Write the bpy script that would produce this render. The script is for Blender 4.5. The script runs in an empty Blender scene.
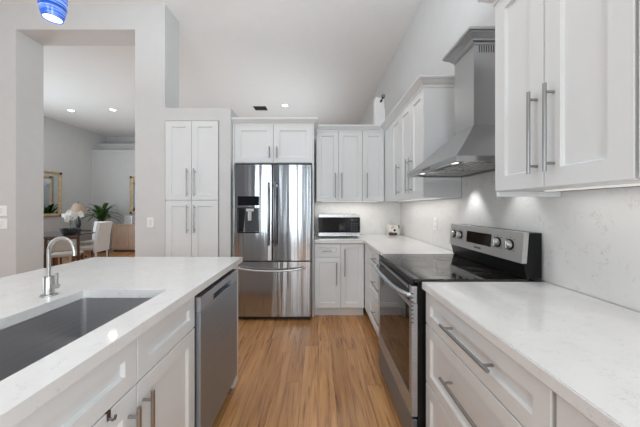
import bpy, bmesh, math, random
from mathutils import Vector, Matrix
random.seed(7)
PI = math.pi
SC = bpy.context.scene
COL = SC.collection

# ------------------------------------------------------------------ camera
# image frame 640x427; vanishing point of the aisle at (318, 207.3), focal 268 px
F = 268.0
CZ = 1.292
cam = bpy.data.cameras.new('camera')
cam.sensor_width = 36.0
cam.lens = F / 640.0 * 36.0
cam.shift_x = 2.0 / 640.0
cam.shift_y = -6.2 / 640.0
cam.clip_start = 0.02
camo = bpy.data.objects.new('camera', cam)
COL.objects.link(camo)
camo.location = (0, 0, CZ)
camo.rotation_euler = (PI / 2, 0, 0)
SC.camera = camo

# ------------------------------------------------------------------ world, light, exposure
W = bpy.data.worlds.new('world')
SC.world = W
W.use_nodes = True
wn = W.node_tree
bg = wn.nodes['Background']
bg.inputs[0].default_value = (0.86, 0.92, 1.0, 1)
bg.inputs[1].default_value = 1.6
SC.view_settings.view_transform = 'Standard'
SC.view_settings.look = 'None'
SC.view_settings.gamma = 1.0
SC.view_settings.use_curve_mapping = False
SC.view_settings.exposure = -0.2
try:
    SC.cycles.use_denoising = True
    SC.cycles.max_bounces = 10
    SC.cycles.diffuse_bounces = 6
    SC.cycles.glossy_bounces = 5
    SC.cycles.sample_clamp_indirect = 6.0
    SC.cycles.caustics_reflective = False
    SC.cycles.caustics_refractive = False
except Exception:
    pass


def area(name, loc, rot, sx, sy, power, col=(1, 1, 1)):
    l = bpy.data.lights.new(name, 'AREA')
    l.shape = 'RECTANGLE'
    l.size = sx
    l.size_y = sy
    l.energy = power
    l.color = col
    o = bpy.data.objects.new(name, l)
    COL.objects.link(o)
    o.location = loc
    o.rotation_euler = rot
    return o


DAY = (0.862, 0.955, 1.0)
area('daylight_patio_door', (-0.72, -3.45, 1.5), (math.radians(82), 0, 0), 1.5, 2.5, 60, DAY)
area('daylight_living_window', (-6.90, -0.4, 1.45), (math.radians(135), 0, -PI / 2), 4.6, 2.0, 50, DAY)
area('daylight_dining_window', (-6.90, 5.0, 1.55), (math.radians(100), 0, -PI / 2), 1.7, 1.8, 60, DAY)


area('added_upward_fill', (-0.75, 0.7, 2.6), (PI, 0, 0), 3.4, 3.2, 47, DAY)  # added fill lamp aimed up to brighten the kitchen ceiling
area('added_upward_fill', (-4.6, 5.5, 1.5), (PI, 0, 0), 2.6, 2.6, 11, DAY)  # added fill lamp brightening the dining ceiling from below
area('added_upward_fill', (-0.6, 5.9, 1.7), (PI, -0.75, 0), 2.4, 2.8, 36, DAY)  # added fill lamp, tilted to lift far ceiling and left dining wall


area('daylight_side_window', (1.10, -1.75, 1.7), (math.radians(100), 0, PI / 2), 1.8, 1.5, 80, DAY)


def downlamp(x, y, z, power, r=0.14):
    l = bpy.data.lights.new('downlight_lamp', 'AREA')
    l.shape = 'DISK'
    l.size = r
    l.energy = power
    l.color = (1.0, 0.97, 0.93)
    o = bpy.data.objects.new('downlight_lamp', l)
    COL.objects.link(o)
    o.location = (x, y, z)
    return o


# ------------------------------------------------------------------ materials
def newmat(name):
    m = bpy.data.materials.new(name)
    m.use_nodes = True
    nt = m.node_tree
    b = nt.nodes['Principled BSDF']
    return m, nt, b


def N(nt, typ, **kw):
    n = nt.nodes.new(typ)
    for k, v in kw.items():
        setattr(n, k, v)
    return n


def ramp(nt, stops, interp='LINEAR'):
    r = N(nt, 'ShaderNodeValToRGB')
    cr = r.color_ramp
    cr.interpolation = interp
    while len(cr.elements) < len(stops):
        cr.elements.new(0.5)
    for e, (p, c) in zip(cr.elements, stops):
        e.position = p
        e.color = (c[0], c[1], c[2], 1) if not isinstance(c, (int, float)) else (c, c, c, 1)
    return r


def tint(nt, b, col, scale=6.0, amt=0.04, coord='Object'):
    """base colour with a gentle noise so nothing is perfectly flat"""
    tc = N(nt, 'ShaderNodeTexCoord')
    no = N(nt, 'ShaderNodeTexNoise')
    no.inputs['Scale'].default_value = scale
    no.inputs['Detail'].default_value = 4
    nt.links.new(tc.outputs[coord], no.inputs['Vector'])
    lo = [max(0, c * (1 - amt)) for c in col]
    hi = [min(1, c * (1 + amt)) for c in col]
    r = ramp(nt, [(0.3, lo), (0.7, hi)])
    nt.links.new(no.outputs['Fac'], r.inputs[0])
    nt.links.new(r.outputs[0], b.inputs['Base Color'])
    return no


def plain(name, col, rough=0.5, metal=0.0, amt=0.03, scale=8.0, bump=0.0, bscale=200.0, spec=0.5, coat=0.0):
    m, nt, b = newmat(name)
    tint(nt, b, col, scale, amt)
    b.inputs['Roughness'].default_value = rough
    b.inputs['Metallic'].default_value = metal
    b.inputs['Specular IOR Level'].default_value = spec
    b.inputs['Coat Weight'].default_value = coat
    if bump > 0:
        tc = N(nt, 'ShaderNodeTexCoord')
        no = N(nt, 'ShaderNodeTexNoise')
        no.inputs['Scale'].default_value = bscale
        nt.links.new(tc.outputs['Object'], no.inputs['Vector'])
        bp = N(nt, 'ShaderNodeBump')
        bp.inputs['Strength'].default_value = bump
        bp.inputs['Distance'].default_value = 0.002
        nt.links.new(no.outputs['Fac'], bp.inputs['Height'])
        nt.links.new(bp.outputs[0], b.inputs['Normal'])
    return m


def steel(name, col=(0.56, 0.56, 0.56), rough=0.26, grain='Z', aniso=0.0, wave=0.0, gamt=0.10):
    """brushed steel; grain runs along the given axis"""
    m, nt, b = newmat(name)
    b.inputs['Metallic'].default_value = 1.0
    tc = N(nt, 'ShaderNodeTexCoord')
    mp = N(nt, 'ShaderNodeMapping')
    s = [260.0, 260.0, 260.0]
    s['XYZ'.index(grain)] = 2.0
    mp.inputs['Scale'].default_value = s
    nt.links.new(tc.outputs['Object'], mp.inputs['Vector'])
    no = N(nt, 'ShaderNodeTexNoise')
    no.inputs['Scale'].default_value = 1.0
    no.inputs['Detail'].default_value = 3
    nt.links.new(mp.outputs[0], no.inputs['Vector'])
    r = ramp(nt, [(0.3, [c * (1 - gamt) for c in col]), (0.7, [min(1, c * (1 + gamt)) for c in col])])
    nt.links.new(no.outputs['Fac'], r.inputs[0])
    nt.links.new(r.outputs[0], b.inputs['Base Color'])
    mr = N(nt, 'ShaderNodeMapRange')
    mr.inputs['To Min'].default_value = rough - 0.5 * gamt
    mr.inputs['To Max'].default_value = rough + 0.6 * gamt
    nt.links.new(no.outputs['Fac'], mr.inputs['Value'])
    nt.links.new(mr.outputs[0], b.inputs['Roughness'])
    if wave > 0:   # slight rolling of the sheet: soft vertical bands in the reflections
        mp2 = N(nt, 'ShaderNodeMapping')
        s2 = [13.0, 13.0, 13.0]
        s2['XYZ'.index(grain)] = 0.35
        mp2.inputs['Scale'].default_value = s2
        nt.links.new(tc.outputs['Object'], mp2.inputs['Vector'])
        n2 = N(nt, 'ShaderNodeTexNoise')
        n2.inputs['Scale'].default_value = 1.0
        n2.inputs['Detail'].default_value = 2
        nt.links.new(mp2.outputs[0], n2.inputs['Vector'])
        bp = N(nt, 'ShaderNodeBump')
        bp.inputs['Strength'].default_value = 1.0
        bp.inputs['Distance'].default_value = wave
        nt.links.new(n2.outputs['Fac'], bp.inputs['Height'])
        nt.links.new(bp.outputs[0], b.inputs['Normal'])
    return m


def stone(name, base, vein, rough, vscale=2.2, warm=0.0, blotch=0.05):
    m, nt, b = newmat(name)
    tc = N(nt, 'ShaderNodeTexCoord')
    n0 = N(nt, 'ShaderNodeTexNoise')
    n0.inputs['Scale'].default_value = vscale * 0.9
    n0.inputs['Detail'].default_value = 5
    nt.links.new(tc.outputs['Object'], n0.inputs['Vector'])
    mx = N(nt, 'ShaderNodeMix', data_type='RGBA', blend_type='LINEAR_LIGHT')
    mx.inputs[0].default_value = 0.35
    nt.links.new(tc.outputs['Object'], mx.inputs[6])
    nt.links.new(n0.outputs['Color'], mx.inputs[7])
    n1 = N(nt, 'ShaderNodeTexNoise')
    n1.inputs['Scale'].default_value = vscale
    n1.inputs['Detail'].default_value = 7
    n1.inputs['Roughness'].default_value = 0.62
    nt.links.new(mx.outputs[2], n1.inputs['Vector'])
    vr = ramp(nt, [(0.486, 0.0), (0.5, 1.0), (0.514, 0.0)])
    nt.links.new(n1.outputs['Fac'], vr.inputs[0])
    # veins only in places
    n2 = N(nt, 'ShaderNodeTexNoise')
    n2.inputs['Scale'].default_value = vscale * 2.6
    n2.inputs['Detail'].default_value = 3
    nt.links.new(tc.outputs['Object'], n2.inputs['Vector'])
    pr = ramp(nt, [(0.46, 0.0), (0.62, 1.0)])
    nt.links.new(n2.outputs['Fac'], pr.inputs[0])
    mu = N(nt, 'ShaderNodeMath', operation='MULTIPLY')
    nt.links.new(vr.outputs[0], mu.inputs[0])
    nt.links.new(pr.outputs[0], mu.inputs[1])
    br = ramp(nt, [(0.35, [c * (1 - blotch) for c in base]), (0.65, base)])
    nt.links.new(n0.outputs['Fac'], br.inputs[0])
    cm = N(nt, 'ShaderNodeMix', data_type='RGBA')
    nt.links.new(mu.outputs[0], cm.inputs[0])
    nt.links.new(br.outputs[0], cm.inputs[6])
    cm.inputs[7].default_value = (vein[0], vein[1], vein[2], 1)
    nt.links.new(cm.outputs[2], b.inputs['Base Color'])
    b.inputs['Roughness'].default_value = rough
    return m


def floor_mat():
    m, nt, b = newmat('oak_planks')
    L = nt.links
    tc = N(nt, 'ShaderNodeTexCoord')
    sp = N(nt, 'ShaderNodeSeparateXYZ')
    L.new(tc.outputs['Object'], sp.inputs[0])

    def M(op, a, bb=None):
        n = N(nt, 'ShaderNodeMath', operation=op)
        for i, v in enumerate((a, bb)):
            if v is None:
                continue
            if isinstance(v, (int, float)):
                n.inputs[i].default_value = v
            else:
                L.new(v, n.inputs[i])
        return n.outputs[0]
    PW, PL = 0.118, 1.35
    xr = M('DIVIDE', sp.outputs[0], PW)
    row = M('FLOOR', xr)
    wn1 = N(nt, 'ShaderNodeTexWhiteNoise', noise_dimensions='1D')
    L.new(row, wn1.inputs['W'])
    yo = M('ADD', M('DIVIDE', sp.outputs[1], PL), M('MULTIPLY', wn1.outputs[0], 7.0))
    colm = M('FLOOR', yo)
    cv = N(nt, 'ShaderNodeCombineXYZ')
    L.new(row, cv.inputs[0])
    L.new(colm, cv.inputs[1])
    wn2 = N(nt, 'ShaderNodeTexWhiteNoise', noise_dimensions='3D')
    L.new(cv.outputs[0], wn2.inputs['Vector'])
    # grain: stretched along the plank, shifted per plank
    sh = N(nt, 'ShaderNodeVectorMath', operation='SCALE')
    L.new(wn2.outputs['Color'], sh.inputs[0])
    sh.inputs[3].default_value = 13.0
    ad = N(nt, 'ShaderNodeVectorMath', operation='ADD')
    L.new(tc.outputs['Object'], ad.inputs[0])
    L.new(sh.outputs[0], ad.inputs[1])
    mp = N(nt, 'ShaderNodeMapping')
    mp.inputs['Scale'].default_value = (36.0, 1.5, 1.0)
    L.new(ad.outputs[0], mp.inputs['Vector'])
    g = N(nt, 'ShaderNodeTexNoise')
    g.inputs['Scale'].default_value = 1.0
    g.inputs['Detail'].default_value = 6
    g.inputs['Roughness'].default_value = 0.6
    g.inputs['Distortion'].default_value = 1.6
    L.new(mp.outputs[0], g.inputs['Vector'])
    mp3 = N(nt, 'ShaderNodeMapping')
    mp3.inputs['Scale'].default_value = (11.0, 0.8, 1.0)
    L.new(ad.outputs[0], mp3.inputs['Vector'])
    wv = N(nt, 'ShaderNodeTexNoise')
    wv.inputs['Scale'].default_value = 1.0
    wv.inputs['Detail'].default_value = 3
    wv.inputs['Distortion'].default_value = 2.5
    L.new(mp3.outputs[0], wv.inputs['Vector'])
    rg = ramp(nt, [(0.33, (0.17, 0.066, 0.024)), (0.42, (0.44, 0.205, 0.078)), (0.55, (0.62, 0.315, 0.125)), (0.68, (0.76, 0.44, 0.21))])
    mixg = M('ADD', M('MULTIPLY', g.outputs['Fac'], 0.55), M('MULTIPLY', wv.outputs['Fac'], 0.45))
    L.new(mixg, rg.inputs[0])
    tone = ramp(nt, [(0.0, (0.78, 0.75, 0.70)), (0.5, (0.95, 0.93, 0.91)), (1.0, (1.12, 1.13, 1.14))])
    L.new(wn2.outputs['Value'], tone.inputs[0])
    mt = N(nt, 'ShaderNodeMix', data_type='RGBA', blend_type='MULTIPLY')
    mt.inputs[0].default_value = 1.0
    L.new(rg.outputs[0], mt.inputs[6])
    L.new(tone.outputs[0], mt.inputs[7])
    # plank seams
    fx = M('FRACT', xr)
    fy = M('FRACT', yo)
    ex = M('MINIMUM', fx, M('SUBTRACT', 1.0, fx))
    ey = M('MINIMUM', fy, M('SUBTRACT', 1.0, fy))
    sx = M('LESS_THAN', ex, 0.014)
    sy = M('LESS_THAN', ey, 0.0014)
    seam = M('MAXIMUM', sx, sy)
    ms = N(nt, 'ShaderNodeMix', data_type='RGBA')
    L.new(M('MULTIPLY', seam, 0.75), ms.inputs[0])
    L.new(mt.outputs[2], ms.inputs[6])
    ms.inputs[7].default_value = (0.09, 0.04, 0.018, 1)
    L.new(ms.outputs[2], b.inputs['Base Color'])
    mr = N(nt, 'ShaderNodeMapRange')
    mr.inputs['To Min'].default_value = 0.20
    mr.inputs['To Max'].default_value = 0.38
    L.new(g.outputs['Fac'], mr.inputs['Value'])
    L.new(mr.outputs[0], b.inputs['Roughness'])
    b.inputs['Specular IOR Level'].default_value = 0.75
    bp = N(nt, 'ShaderNodeBump')
    bp.inputs['Strength'].default_value = 0.25
    bp.inputs['Distance'].default_value = 0.001
    L.new(M('SUBTRACT', g.outputs['Fac'], M('MULTIPLY', seam, 1.5)), bp.inputs['Height'])
    L.new(bp.outputs[0], b.inputs['Normal'])
    return m


def wood(name, cols, sc=(30, 30, 2), rough=0.45):
    m, nt, b = newmat(name)
    tc = N(nt, 'ShaderNodeTexCoord')
    mp = N(nt, 'ShaderNodeMapping')
    mp.inputs['Scale'].default_value = sc
    nt.links.new(tc.outputs['Object'], mp.inputs['Vector'])
    g = N(nt, 'ShaderNodeTexNoise')
    g.inputs['Scale'].default_value = 1.0
    g.inputs['Detail'].default_value = 5
    g.inputs['Distortion'].default_value = 1.0
    nt.links.new(mp.outputs[0], g.inputs['Vector'])
    r = ramp(nt, [(0.3, cols[0]), (0.7, cols[1])])
    nt.links.new(g.outputs['Fac'], r.inputs[0])
    nt.links.new(r.outputs[0], b.inputs['Base Color'])
    b.inputs['Roughness'].default_value = rough
    return m


def emit(name, col, strength):
    m, nt, b = newmat(name)
    b.inputs['Base Color'].default_value = (0.9, 0.9, 0.9, 1)
    b.inputs['Emission Color'].default_value = (col[0], col[1], col[2], 1)
    b.inputs['Emission Strength'].default_value = strength
    return m


def pendant_mat():
    m, nt, b = newmat('blue_swirl_glass')
    tc = N(nt, 'ShaderNodeTexCoord')
    mp = N(nt, 'ShaderNodeMapping')
    mp.inputs['Scale'].default_value = (3.0, 3.0, 60.0)
    mp.inputs['Rotation'].default_value = (0.15, 0.25, 0)
    nt.links.new(tc.outputs['Object'], mp.inputs['Vector'])
    no = N(nt, 'ShaderNodeTexNoise')
    no.inputs['Scale'].default_value = 1.6
    no.inputs['Detail'].default_value = 4
    no.inputs['Distortion'].default_value = 0.6
    nt.links.new(mp.outputs[0], no.inputs['Vector'])
    r = ramp(nt, [(0.36, (0.01, 0.05, 0.34)), (0.5, (0.04, 0.16, 0.72)), (0.6, (0.30, 0.45, 0.9)), (0.7, (0.85, 0.9, 1.0))])
    nt.links.new(no.outputs['Fac'], r.inputs[0])
    nt.links.new(r.outputs[0], b.inputs['Base Color'])
    b.inputs['Roughness'].default_value = 0.12
    nt.links.new(r.outputs[0], b.inputs['Emission Color'])   # the glass glows from the lamp inside it
    b.inputs['Emission Strength'].default_value = 0.35
    return m


def floral_mat():
    m, nt, b = newmat('floral_ceramic')
    tc = N(nt, 'ShaderNodeTexCoord')
    v = N(nt, 'ShaderNodeTexVoronoi')
    v.inputs['Scale'].default_value = 16.0
    nt.links.new(tc.outputs['Object'], v.inputs['Vector'])
    no = N(nt, 'ShaderNodeTexNoise')
    no.inputs['Scale'].default_value = 22.0
    nt.links.new(tc.outputs['Object'], no.inputs['Vector'])
    ad = N(nt, 'ShaderNodeMath', operation='ADD')
    nt.links.new(v.outputs['Distance'], ad.inputs[0])
    nt.links.new(no.outputs['Fac'], ad.inputs[1])
    r = ramp(nt, [(0.84, (0.05, 0.045, 0.045)), (0.92, (0.48, 0.34, 0.28)), (1.0, (0.78, 0.75, 0.71))])
    nt.links.new(ad.outputs[0], r.inputs[0])
    nt.links.new(r.outputs[0], b.inputs['Base Color'])
    b.inputs['Roughness'].default_value = 0.3
    return m


M_WALL = plain('wall_paint', (0.645, 0.65, 0.655), 0.75, amt=0.015, bump=0.25, bscale=90)
M_REFLDARK = plain('reflection_darkening_paint', (0.25, 0.25, 0.26), 0.75, amt=0.03)  # dark tone invented for the unseen wall so the fridge steel mirrors less white
M_CEIL = plain('ceiling_paint', (0.86, 0.86, 0.86), 0.85, amt=0.01, bump=0.2, bscale=60)
M_CAB = plain('white_lacquer', (0.762, 0.782, 0.794), 0.32, amt=0.01)
M_CABIN = plain('cabinet_carcass', (0.66, 0.66, 0.66), 0.5, amt=0.02)
M_QUARTZ = stone('white_quartz', (0.80, 0.80, 0.80), (0.59, 0.585, 0.58), 0.055, 9.0, blotch=0.05)
M_SPLASH = stone('backsplash_quartz', (0.79, 0.785, 0.775), (0.59, 0.58, 0.57), 0.22, 5.5, blotch=0.03)
M_FLOOR = floor_mat()
M_FRIDGE = steel('fridge_steel', (0.45, 0.475, 0.505), 0.17, 'Z', wave=0.007)
M_STEEL = steel('brushed_steel', (0.58, 0.58, 0.58), 0.28, 'Z')
M_HOOD = steel('hood_steel', (0.46, 0.465, 0.47), 0.29, 'Z', gamt=0.008)
M_RANGE = steel('range_steel', (0.54, 0.57, 0.61), 0.40, 'Y')
M_RPANEL = steel('range_panel_steel', (0.62, 0.605, 0.59), 0.42, 'Y', gamt=0.05)
M_RDRAWER = steel('range_drawer_steel', (0.29, 0.32, 0.36), 0.48, 'Y')
M_DW = steel('dishwasher_steel', (0.40, 0.45, 0.51), 0.46, 'X')
M_DWPANEL = steel('dishwasher_panel_steel', (0.54, 0.58, 0.63), 0.42, 'X', gamt=0.04)
M_SINK = steel('sink_steel', (0.56, 0.56, 0.57), 0.38, 'Y', gamt=0.12)
M_SINKRIM = steel('sink_corner_steel', (0.7, 0.7, 0.7), 0.25, 'Z')
M_HANDLE = steel('handle_nickel', (0.39, 0.388, 0.385), 0.28, 'Z', gamt=0.008)
M_DKHANDLE = steel('dark_handle_steel', (0.20, 0.20, 0.21), 0.24, 'Z', gamt=0.04)
M_FAUCET = steel('faucet_nickel', (0.50, 0.49, 0.475), 0.28, 'Z', gamt=0.008)
M_BLACKGLASS = plain('black_glass', (0.010, 0.009, 0.008), 0.045, amt=0.1, spec=0.7)
M_BLACK = plain('black_enamel', (0.006, 0.006, 0.0065), 0.32, amt=0.1, spec=0.25)
M_PANELGLASS = plain('black_touch_panel', (0.008, 0.009, 0.012), 0.15, amt=0.1, spec=0.2)
M_DARK = plain('dark_grey_plastic', (0.016, 0.016, 0.018), 0.4, amt=0.1)
M_GREYPL = plain('grey_plastic', (0.30, 0.30, 0.31), 0.4, amt=0.05)
M_RECESS = plain('dispenser_grey', (0.05, 0.05, 0.054), 0.4, metal=0.3, amt=0.1)
M_WHITEPL = plain('white_plastic', (0.86, 0.86, 0.86), 0.35, amt=0.01)
M_SLOT = plain('slot_shadow_grey', (0.10, 0.10, 0.10), 0.6, amt=0.05)
M_RING = plain('burner_print_grey', (0.11, 0.11, 0.11), 0.2, amt=0.05)
M_DISPLAY = plain('display_brown_glass', (0.022, 0.015, 0.010), 0.08, amt=0.3, scale=30)
M_GOLD = plain('gilt_wood', (0.62, 0.47, 0.27), 0.45, metal=0.15, amt=0.2, scale=20)
M_MIRROR = plain('mirror_glass', (0.62, 0.64, 0.66), 0.03, metal=1.0, amt=0.02)
M_CHAIR = plain('grey_white_leather', (0.74, 0.745, 0.75), 0.55, amt=0.03)
M_CHAIRSEAT = plain('beige_upholstery', (0.50, 0.46, 0.42), 0.8, amt=0.06)
M_GREYCHAIR = plain('slate_upholstery', (0.22, 0.22, 0.24), 0.8, amt=0.06)
M_DKWOOD = wood('dark_walnut', [(0.05, 0.022, 0.012), (0.12, 0.055, 0.03)])
M_ORWOOD = wood('cherry_wood', [(0.22, 0.085, 0.03), (0.38, 0.17, 0.07)])
M_SIDEBOARD = wood('washed_oak', [(0.46, 0.34, 0.26), (0.62, 0.47, 0.37)], sc=(40, 40, 3), rough=0.55)
M_SHADE = plain('beige_lampshade_linen', (0.46, 0.36, 0.28), 0.85, amt=0.05, scale=60)
M_BRONZE = plain('dark_bronze', (0.06, 0.06, 0.07), 0.3, metal=0.6)
M_LEAF = plain('plant_leaf', (0.06, 0.13, 0.035), 0.4, amt=0.6, scale=14)
M_ORLEAF = plain('orchid_leaf', (0.03, 0.07, 0.03), 0.4, amt=0.3)
M_PETAL = plain('orchid_petal', (0.86, 0.85, 0.82), 0.6, amt=0.02)
M_POT = plain('charcoal_planter', (0.035, 0.038, 0.045), 0.5, amt=0.1)
M_SOIL = plain('potting_soil', (0.03, 0.02, 0.015), 0.95, amt=0.3, scale=60)
M_TGLASS = plain('smoked_glass_top', (0.05, 0.05, 0.055), 0.06, amt=0.05)
M_FLORAL = floral_mat()
M_PENDANT = pendant_mat()
M_STRIP = emit('strip_lens', (1.0, 0.95, 0.88), 0.35)
M_HOODLAMP = emit('hood_lamp_glow', (1.0, 0.97, 0.92), 2.5)
M_LAMPON = emit('lamp_glow', (1.0, 0.98, 0.95), 9.0)
M_PENDGLOW = emit('pendant_bulb_glow', (1.0, 0.98, 0.95), 3.0)
M_PHOTO = plain('pale_photo_print', (0.55, 0.57, 0.58), 0.3, amt=0.25, scale=18)
M_CERAMIC = plain('white_ceramic', (0.8, 0.8, 0.79), 0.25, amt=0.02)


# ------------------------------------------------------------------ mesh helpers
def box(bm, x0, x1, y0, y1, z0, z1, bev=0.0, seg=2):
    r = bmesh.ops.create_cube(bm, size=1.0)
    vs = r['verts']
    for v in vs:
        v.co = Vector(((x0 + x1) / 2 + v.co.x * (x1 - x0), (y0 + y1) / 2 + v.co.y * (y1 - y0), (z0 + z1) / 2 + v.co.z * (z1 - z0)))
    if bev > 0:
        es = {e for v in vs for e in v.link_edges}
        bmesh.ops.bevel(bm, geom=list(es), offset=bev, segments=seg, affect='EDGES', profile=0.5)


def ring_pts(c, ax, u, r, n):
    w = ax.cross(u)
    return [c + r * (math.cos(2 * PI * k / n) * u + math.sin(2 * PI * k / n) * w) for k in range(n)]


def tube(bm, pts, rad, n=12, cap=True):
    """a round bar through the points; rad a number or one per point"""
    pts = [Vector(p) for p in pts]
    rads = rad if isinstance(rad, (list, tuple)) else [rad] * len(pts)
    prev = None
    u = None
    first = None
    for i, p in enumerate(pts):
        if i == 0:
            d = pts[1] - pts[0]
        elif i == len(pts) - 1:
            d = pts[-1] - pts[-2]
        else:
            d = (pts[i + 1] - p).normalized() + (p - pts[i - 1]).normalized()
        d.normalize()
        if u is None:
            u = d.orthogonal().normalized()
        else:
            u = (u - d * u.dot(d)).normalized()
        ring = [bm.verts.new(q) for q in ring_pts(p, d, u, rads[i], n)]
        if prev:
            for k in range(n):
                bm.faces.new((prev[k], prev[(k + 1) % n], ring[(k + 1) % n], ring[k]))
        else:
            first = ring
        prev = ring
    if cap:
        bm.faces.new(list(reversed(first)))
        bm.faces.new(prev)


def cyl(bm, p0, p1, r, n=16):
    tube(bm, [p0, p1], r, n)


def lathe(bm, prof, c=(0, 0), n=32, close=False):
    """prof: list of (radius, z); axis vertical through c"""
    rings = []
    for r, z in prof:
        if r < 1e-6:
            rings.append([bm.verts.new((c[0], c[1], z))])
        else:
            rings.append([bm.verts.new((c[0] + r * math.cos(2 * PI * k / n), c[1] + r * math.sin(2 * PI * k / n), z)) for k in range(n)])
    for a, b in zip(rings, rings[1:]):
        for k in range(n):
            k2 = (k + 1) % n
            if len(a) == 1 and len(b) == 1:
                continue
            if len(a) == 1:
                bm.faces.new((a[0], b[k2], b[k]))
            elif len(b) == 1:
                bm.faces.new((a[k], a[k2], b[0]))
            else:
                bm.faces.new((a[k], a[k2], b[k2], b[k]))


def prism(bm, poly, axis, a, b):
    """polygon extruded from a to b along axis; poly in the other two axes, in order"""
    def P(p, t):
        if axis == 'Z':
            return (p[0], p[1], t)
        if axis == 'Y':
            return (p[0], t, p[1])
        return (t, p[0], p[1])
    v0 = [bm.verts.new(P(p, a)) for p in poly]
    v1 = [bm.verts.new(P(p, b)) for p in poly]
    n = len(poly)
    bm.faces.new(v0)
    bm.faces.new(list(reversed(v1)))
    for k in range(n):
        bm.faces.new((v0[k], v1[k], v1[(k + 1) % n], v0[(k + 1) % n]))


def sweep(bm, path, prof):
    """profile (out, z) swept along a 2D path; 'out' is to the right of travel; mitred"""
    path = [Vector(p) for p in path]
    n = len(path)
    rows = []
    for i, p in enumerate(path):
        def right(a, b):
            d = (b - a).normalized()
            return Vector((d.y, -d.x))
        if i == 0:
            m = right(path[0], path[1])
        elif i == n - 1:
            m = right(path[-2], path[-1])
        else:
            r1 = right(path[i - 1], p)
            r2 = right(p, path[i + 1])
            m = (r1 + r2) / (1 + r1.dot(r2))
        rows.append([bm.verts.new((p.x + m.x * o, p.y + m.y * o, z)) for o, z in prof])
    k = len(prof)
    for a, b in zip(rows, rows[1:]):
        for j in range(k):
            bm.faces.new((a[j], a[(j + 1) % k], b[(j + 1) % k], b[j]))
    bm.faces.new(rows[0])
    bm.faces.new(list(reversed(rows[-1])))


def holed(bm, X, Y, z0, z1):
    """slab over X[0]..X[3] x Y[0]..Y[3] with the middle cell open"""
    V = {}
    for k, z in enumerate((z0, z1)):
        for i, x in enumerate(X):
            for j, y in enumerate(Y):
                V[i, j, k] = bm.verts.new((x, y, z))
    for i in range(3):
        for j in range(3):
            if (i, j) == (1, 1):
                continue
            bm.faces.new((V[i, j, 1], V[i + 1, j, 1], V[i + 1, j + 1, 1], V[i, j + 1, 1]))
            bm.faces.new((V[i, j, 0], V[i, j + 1, 0], V[i + 1, j + 1, 0], V[i + 1, j, 0]))
    for i in range(3):
        for j in (0, 3):
            bm.faces.new((V[i, j, 0], V[i + 1, j, 0], V[i + 1, j, 1], V[i, j, 1]))
            bm.faces.new((V[j, i, 0], V[j, i + 1, 0], V[j, i + 1, 1], V[j, i, 1]))
    for j in (1, 2):
        bm.faces.new((V[1, j, 0], V[2, j, 0], V[2, j, 1], V[1, j, 1]))
        bm.faces.new((V[j, 1, 0], V[j, 2, 0], V[j, 2, 1], V[j, 1, 1]))


def obj(name, bm, mat, parent=None, smooth=False, loc=None):
    bmesh.ops.recalc_face_normals(bm, faces=bm.faces)
    me = bpy.data.meshes.new(name)
    bm.to_mesh(me)
    bm.free()
    me.materials.append(mat)
    if smooth:
        for p in me.polygons:
            p.use_smooth = True
        try:
            me.set_sharp_from_angle(angle=math.radians(40))
        except Exception:
            pass
    o = bpy.data.objects.new(name, me)
    COL.objects.link(o)
    if parent:
        o.parent = parent
    if loc:
        o.location = loc
    return o


def B():
    return bmesh.new()


def thing(name, label, cat, loc=(0, 0, 0), rotz=0.0, group=None):
    o = bpy.data.objects.new(name, None)
    o.empty_display_size = 0.1
    COL.objects.link(o)
    o.location = loc
    o.rotation_euler = (0, 0, rotz)
    o['label'] = label
    o['category'] = cat
    if group:
        o['group'] = group
    return o


def tag(o, label, cat, group=None):
    o['label'] = label
    o['category'] = cat
    if group:
        o['group'] = group
    return o


def struct(name, bm, mat):
    o = obj(name, bm, mat)
    o['kind'] = 'structure'
    return o


def dup(root, loc, rotz, label, group=None):
    r = root.copy()
    COL.objects.link(r)
    r.location = loc
    r.rotation_euler = (0, 0, rotz)
    r['label'] = label
    if group:
        r['group'] = group
    for ch in list(root.children):
        c = ch.copy()
        COL.objects.link(c)
        c.parent = r
        for g in list(ch.children):
            d = g.copy()
            COL.objects.link(d)
            d.parent = c
    return r


def lettering(word, size, mat, parent, loc, rot, name='brand_mark'):
    cu = bpy.data.curves.new('lettering', 'FONT')
    cu.body = word
    cu.size = size
    cu.extrude = 0.0004
    cu.align_x = 'CENTER'
    cu.align_y = 'CENTER'
    t = bpy.data.objects.new('lettering', cu)
    COL.objects.link(t)
    bpy.context.view_layer.update()
    me = bpy.data.meshes.new_from_object(t.evaluated_get(bpy.context.evaluated_depsgraph_get()))
    bpy.data.objects.remove(t)
    me.materials.clear()
    me.materials.append(mat)
    o = bpy.data.objects.new(name, me)
    COL.objects.link(o)
    o.parent = parent
    o.location = loc
    o.rotation_euler = rot
    return o


# ------------------------------------------------------------------ the room
CEIL = 3.64
XR = 1.16       # finished face of the right wall's stone
XL = -7.05
YB = -3.55      # wall behind the camera
YF = 8.34       # far dining wall
bm = B(); box(bm, XL - 0.2, 1.4, YB - 0.2, 9.3, -0.1, 0.0)
struct('floor', bm, M_FLOOR)
bm = B(); box(bm, XL - 0.2, 1.4, YB - 0.2, 9.3, CEIL, CEIL + 0.12)
struct('ceiling', bm, M_CEIL)
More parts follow.
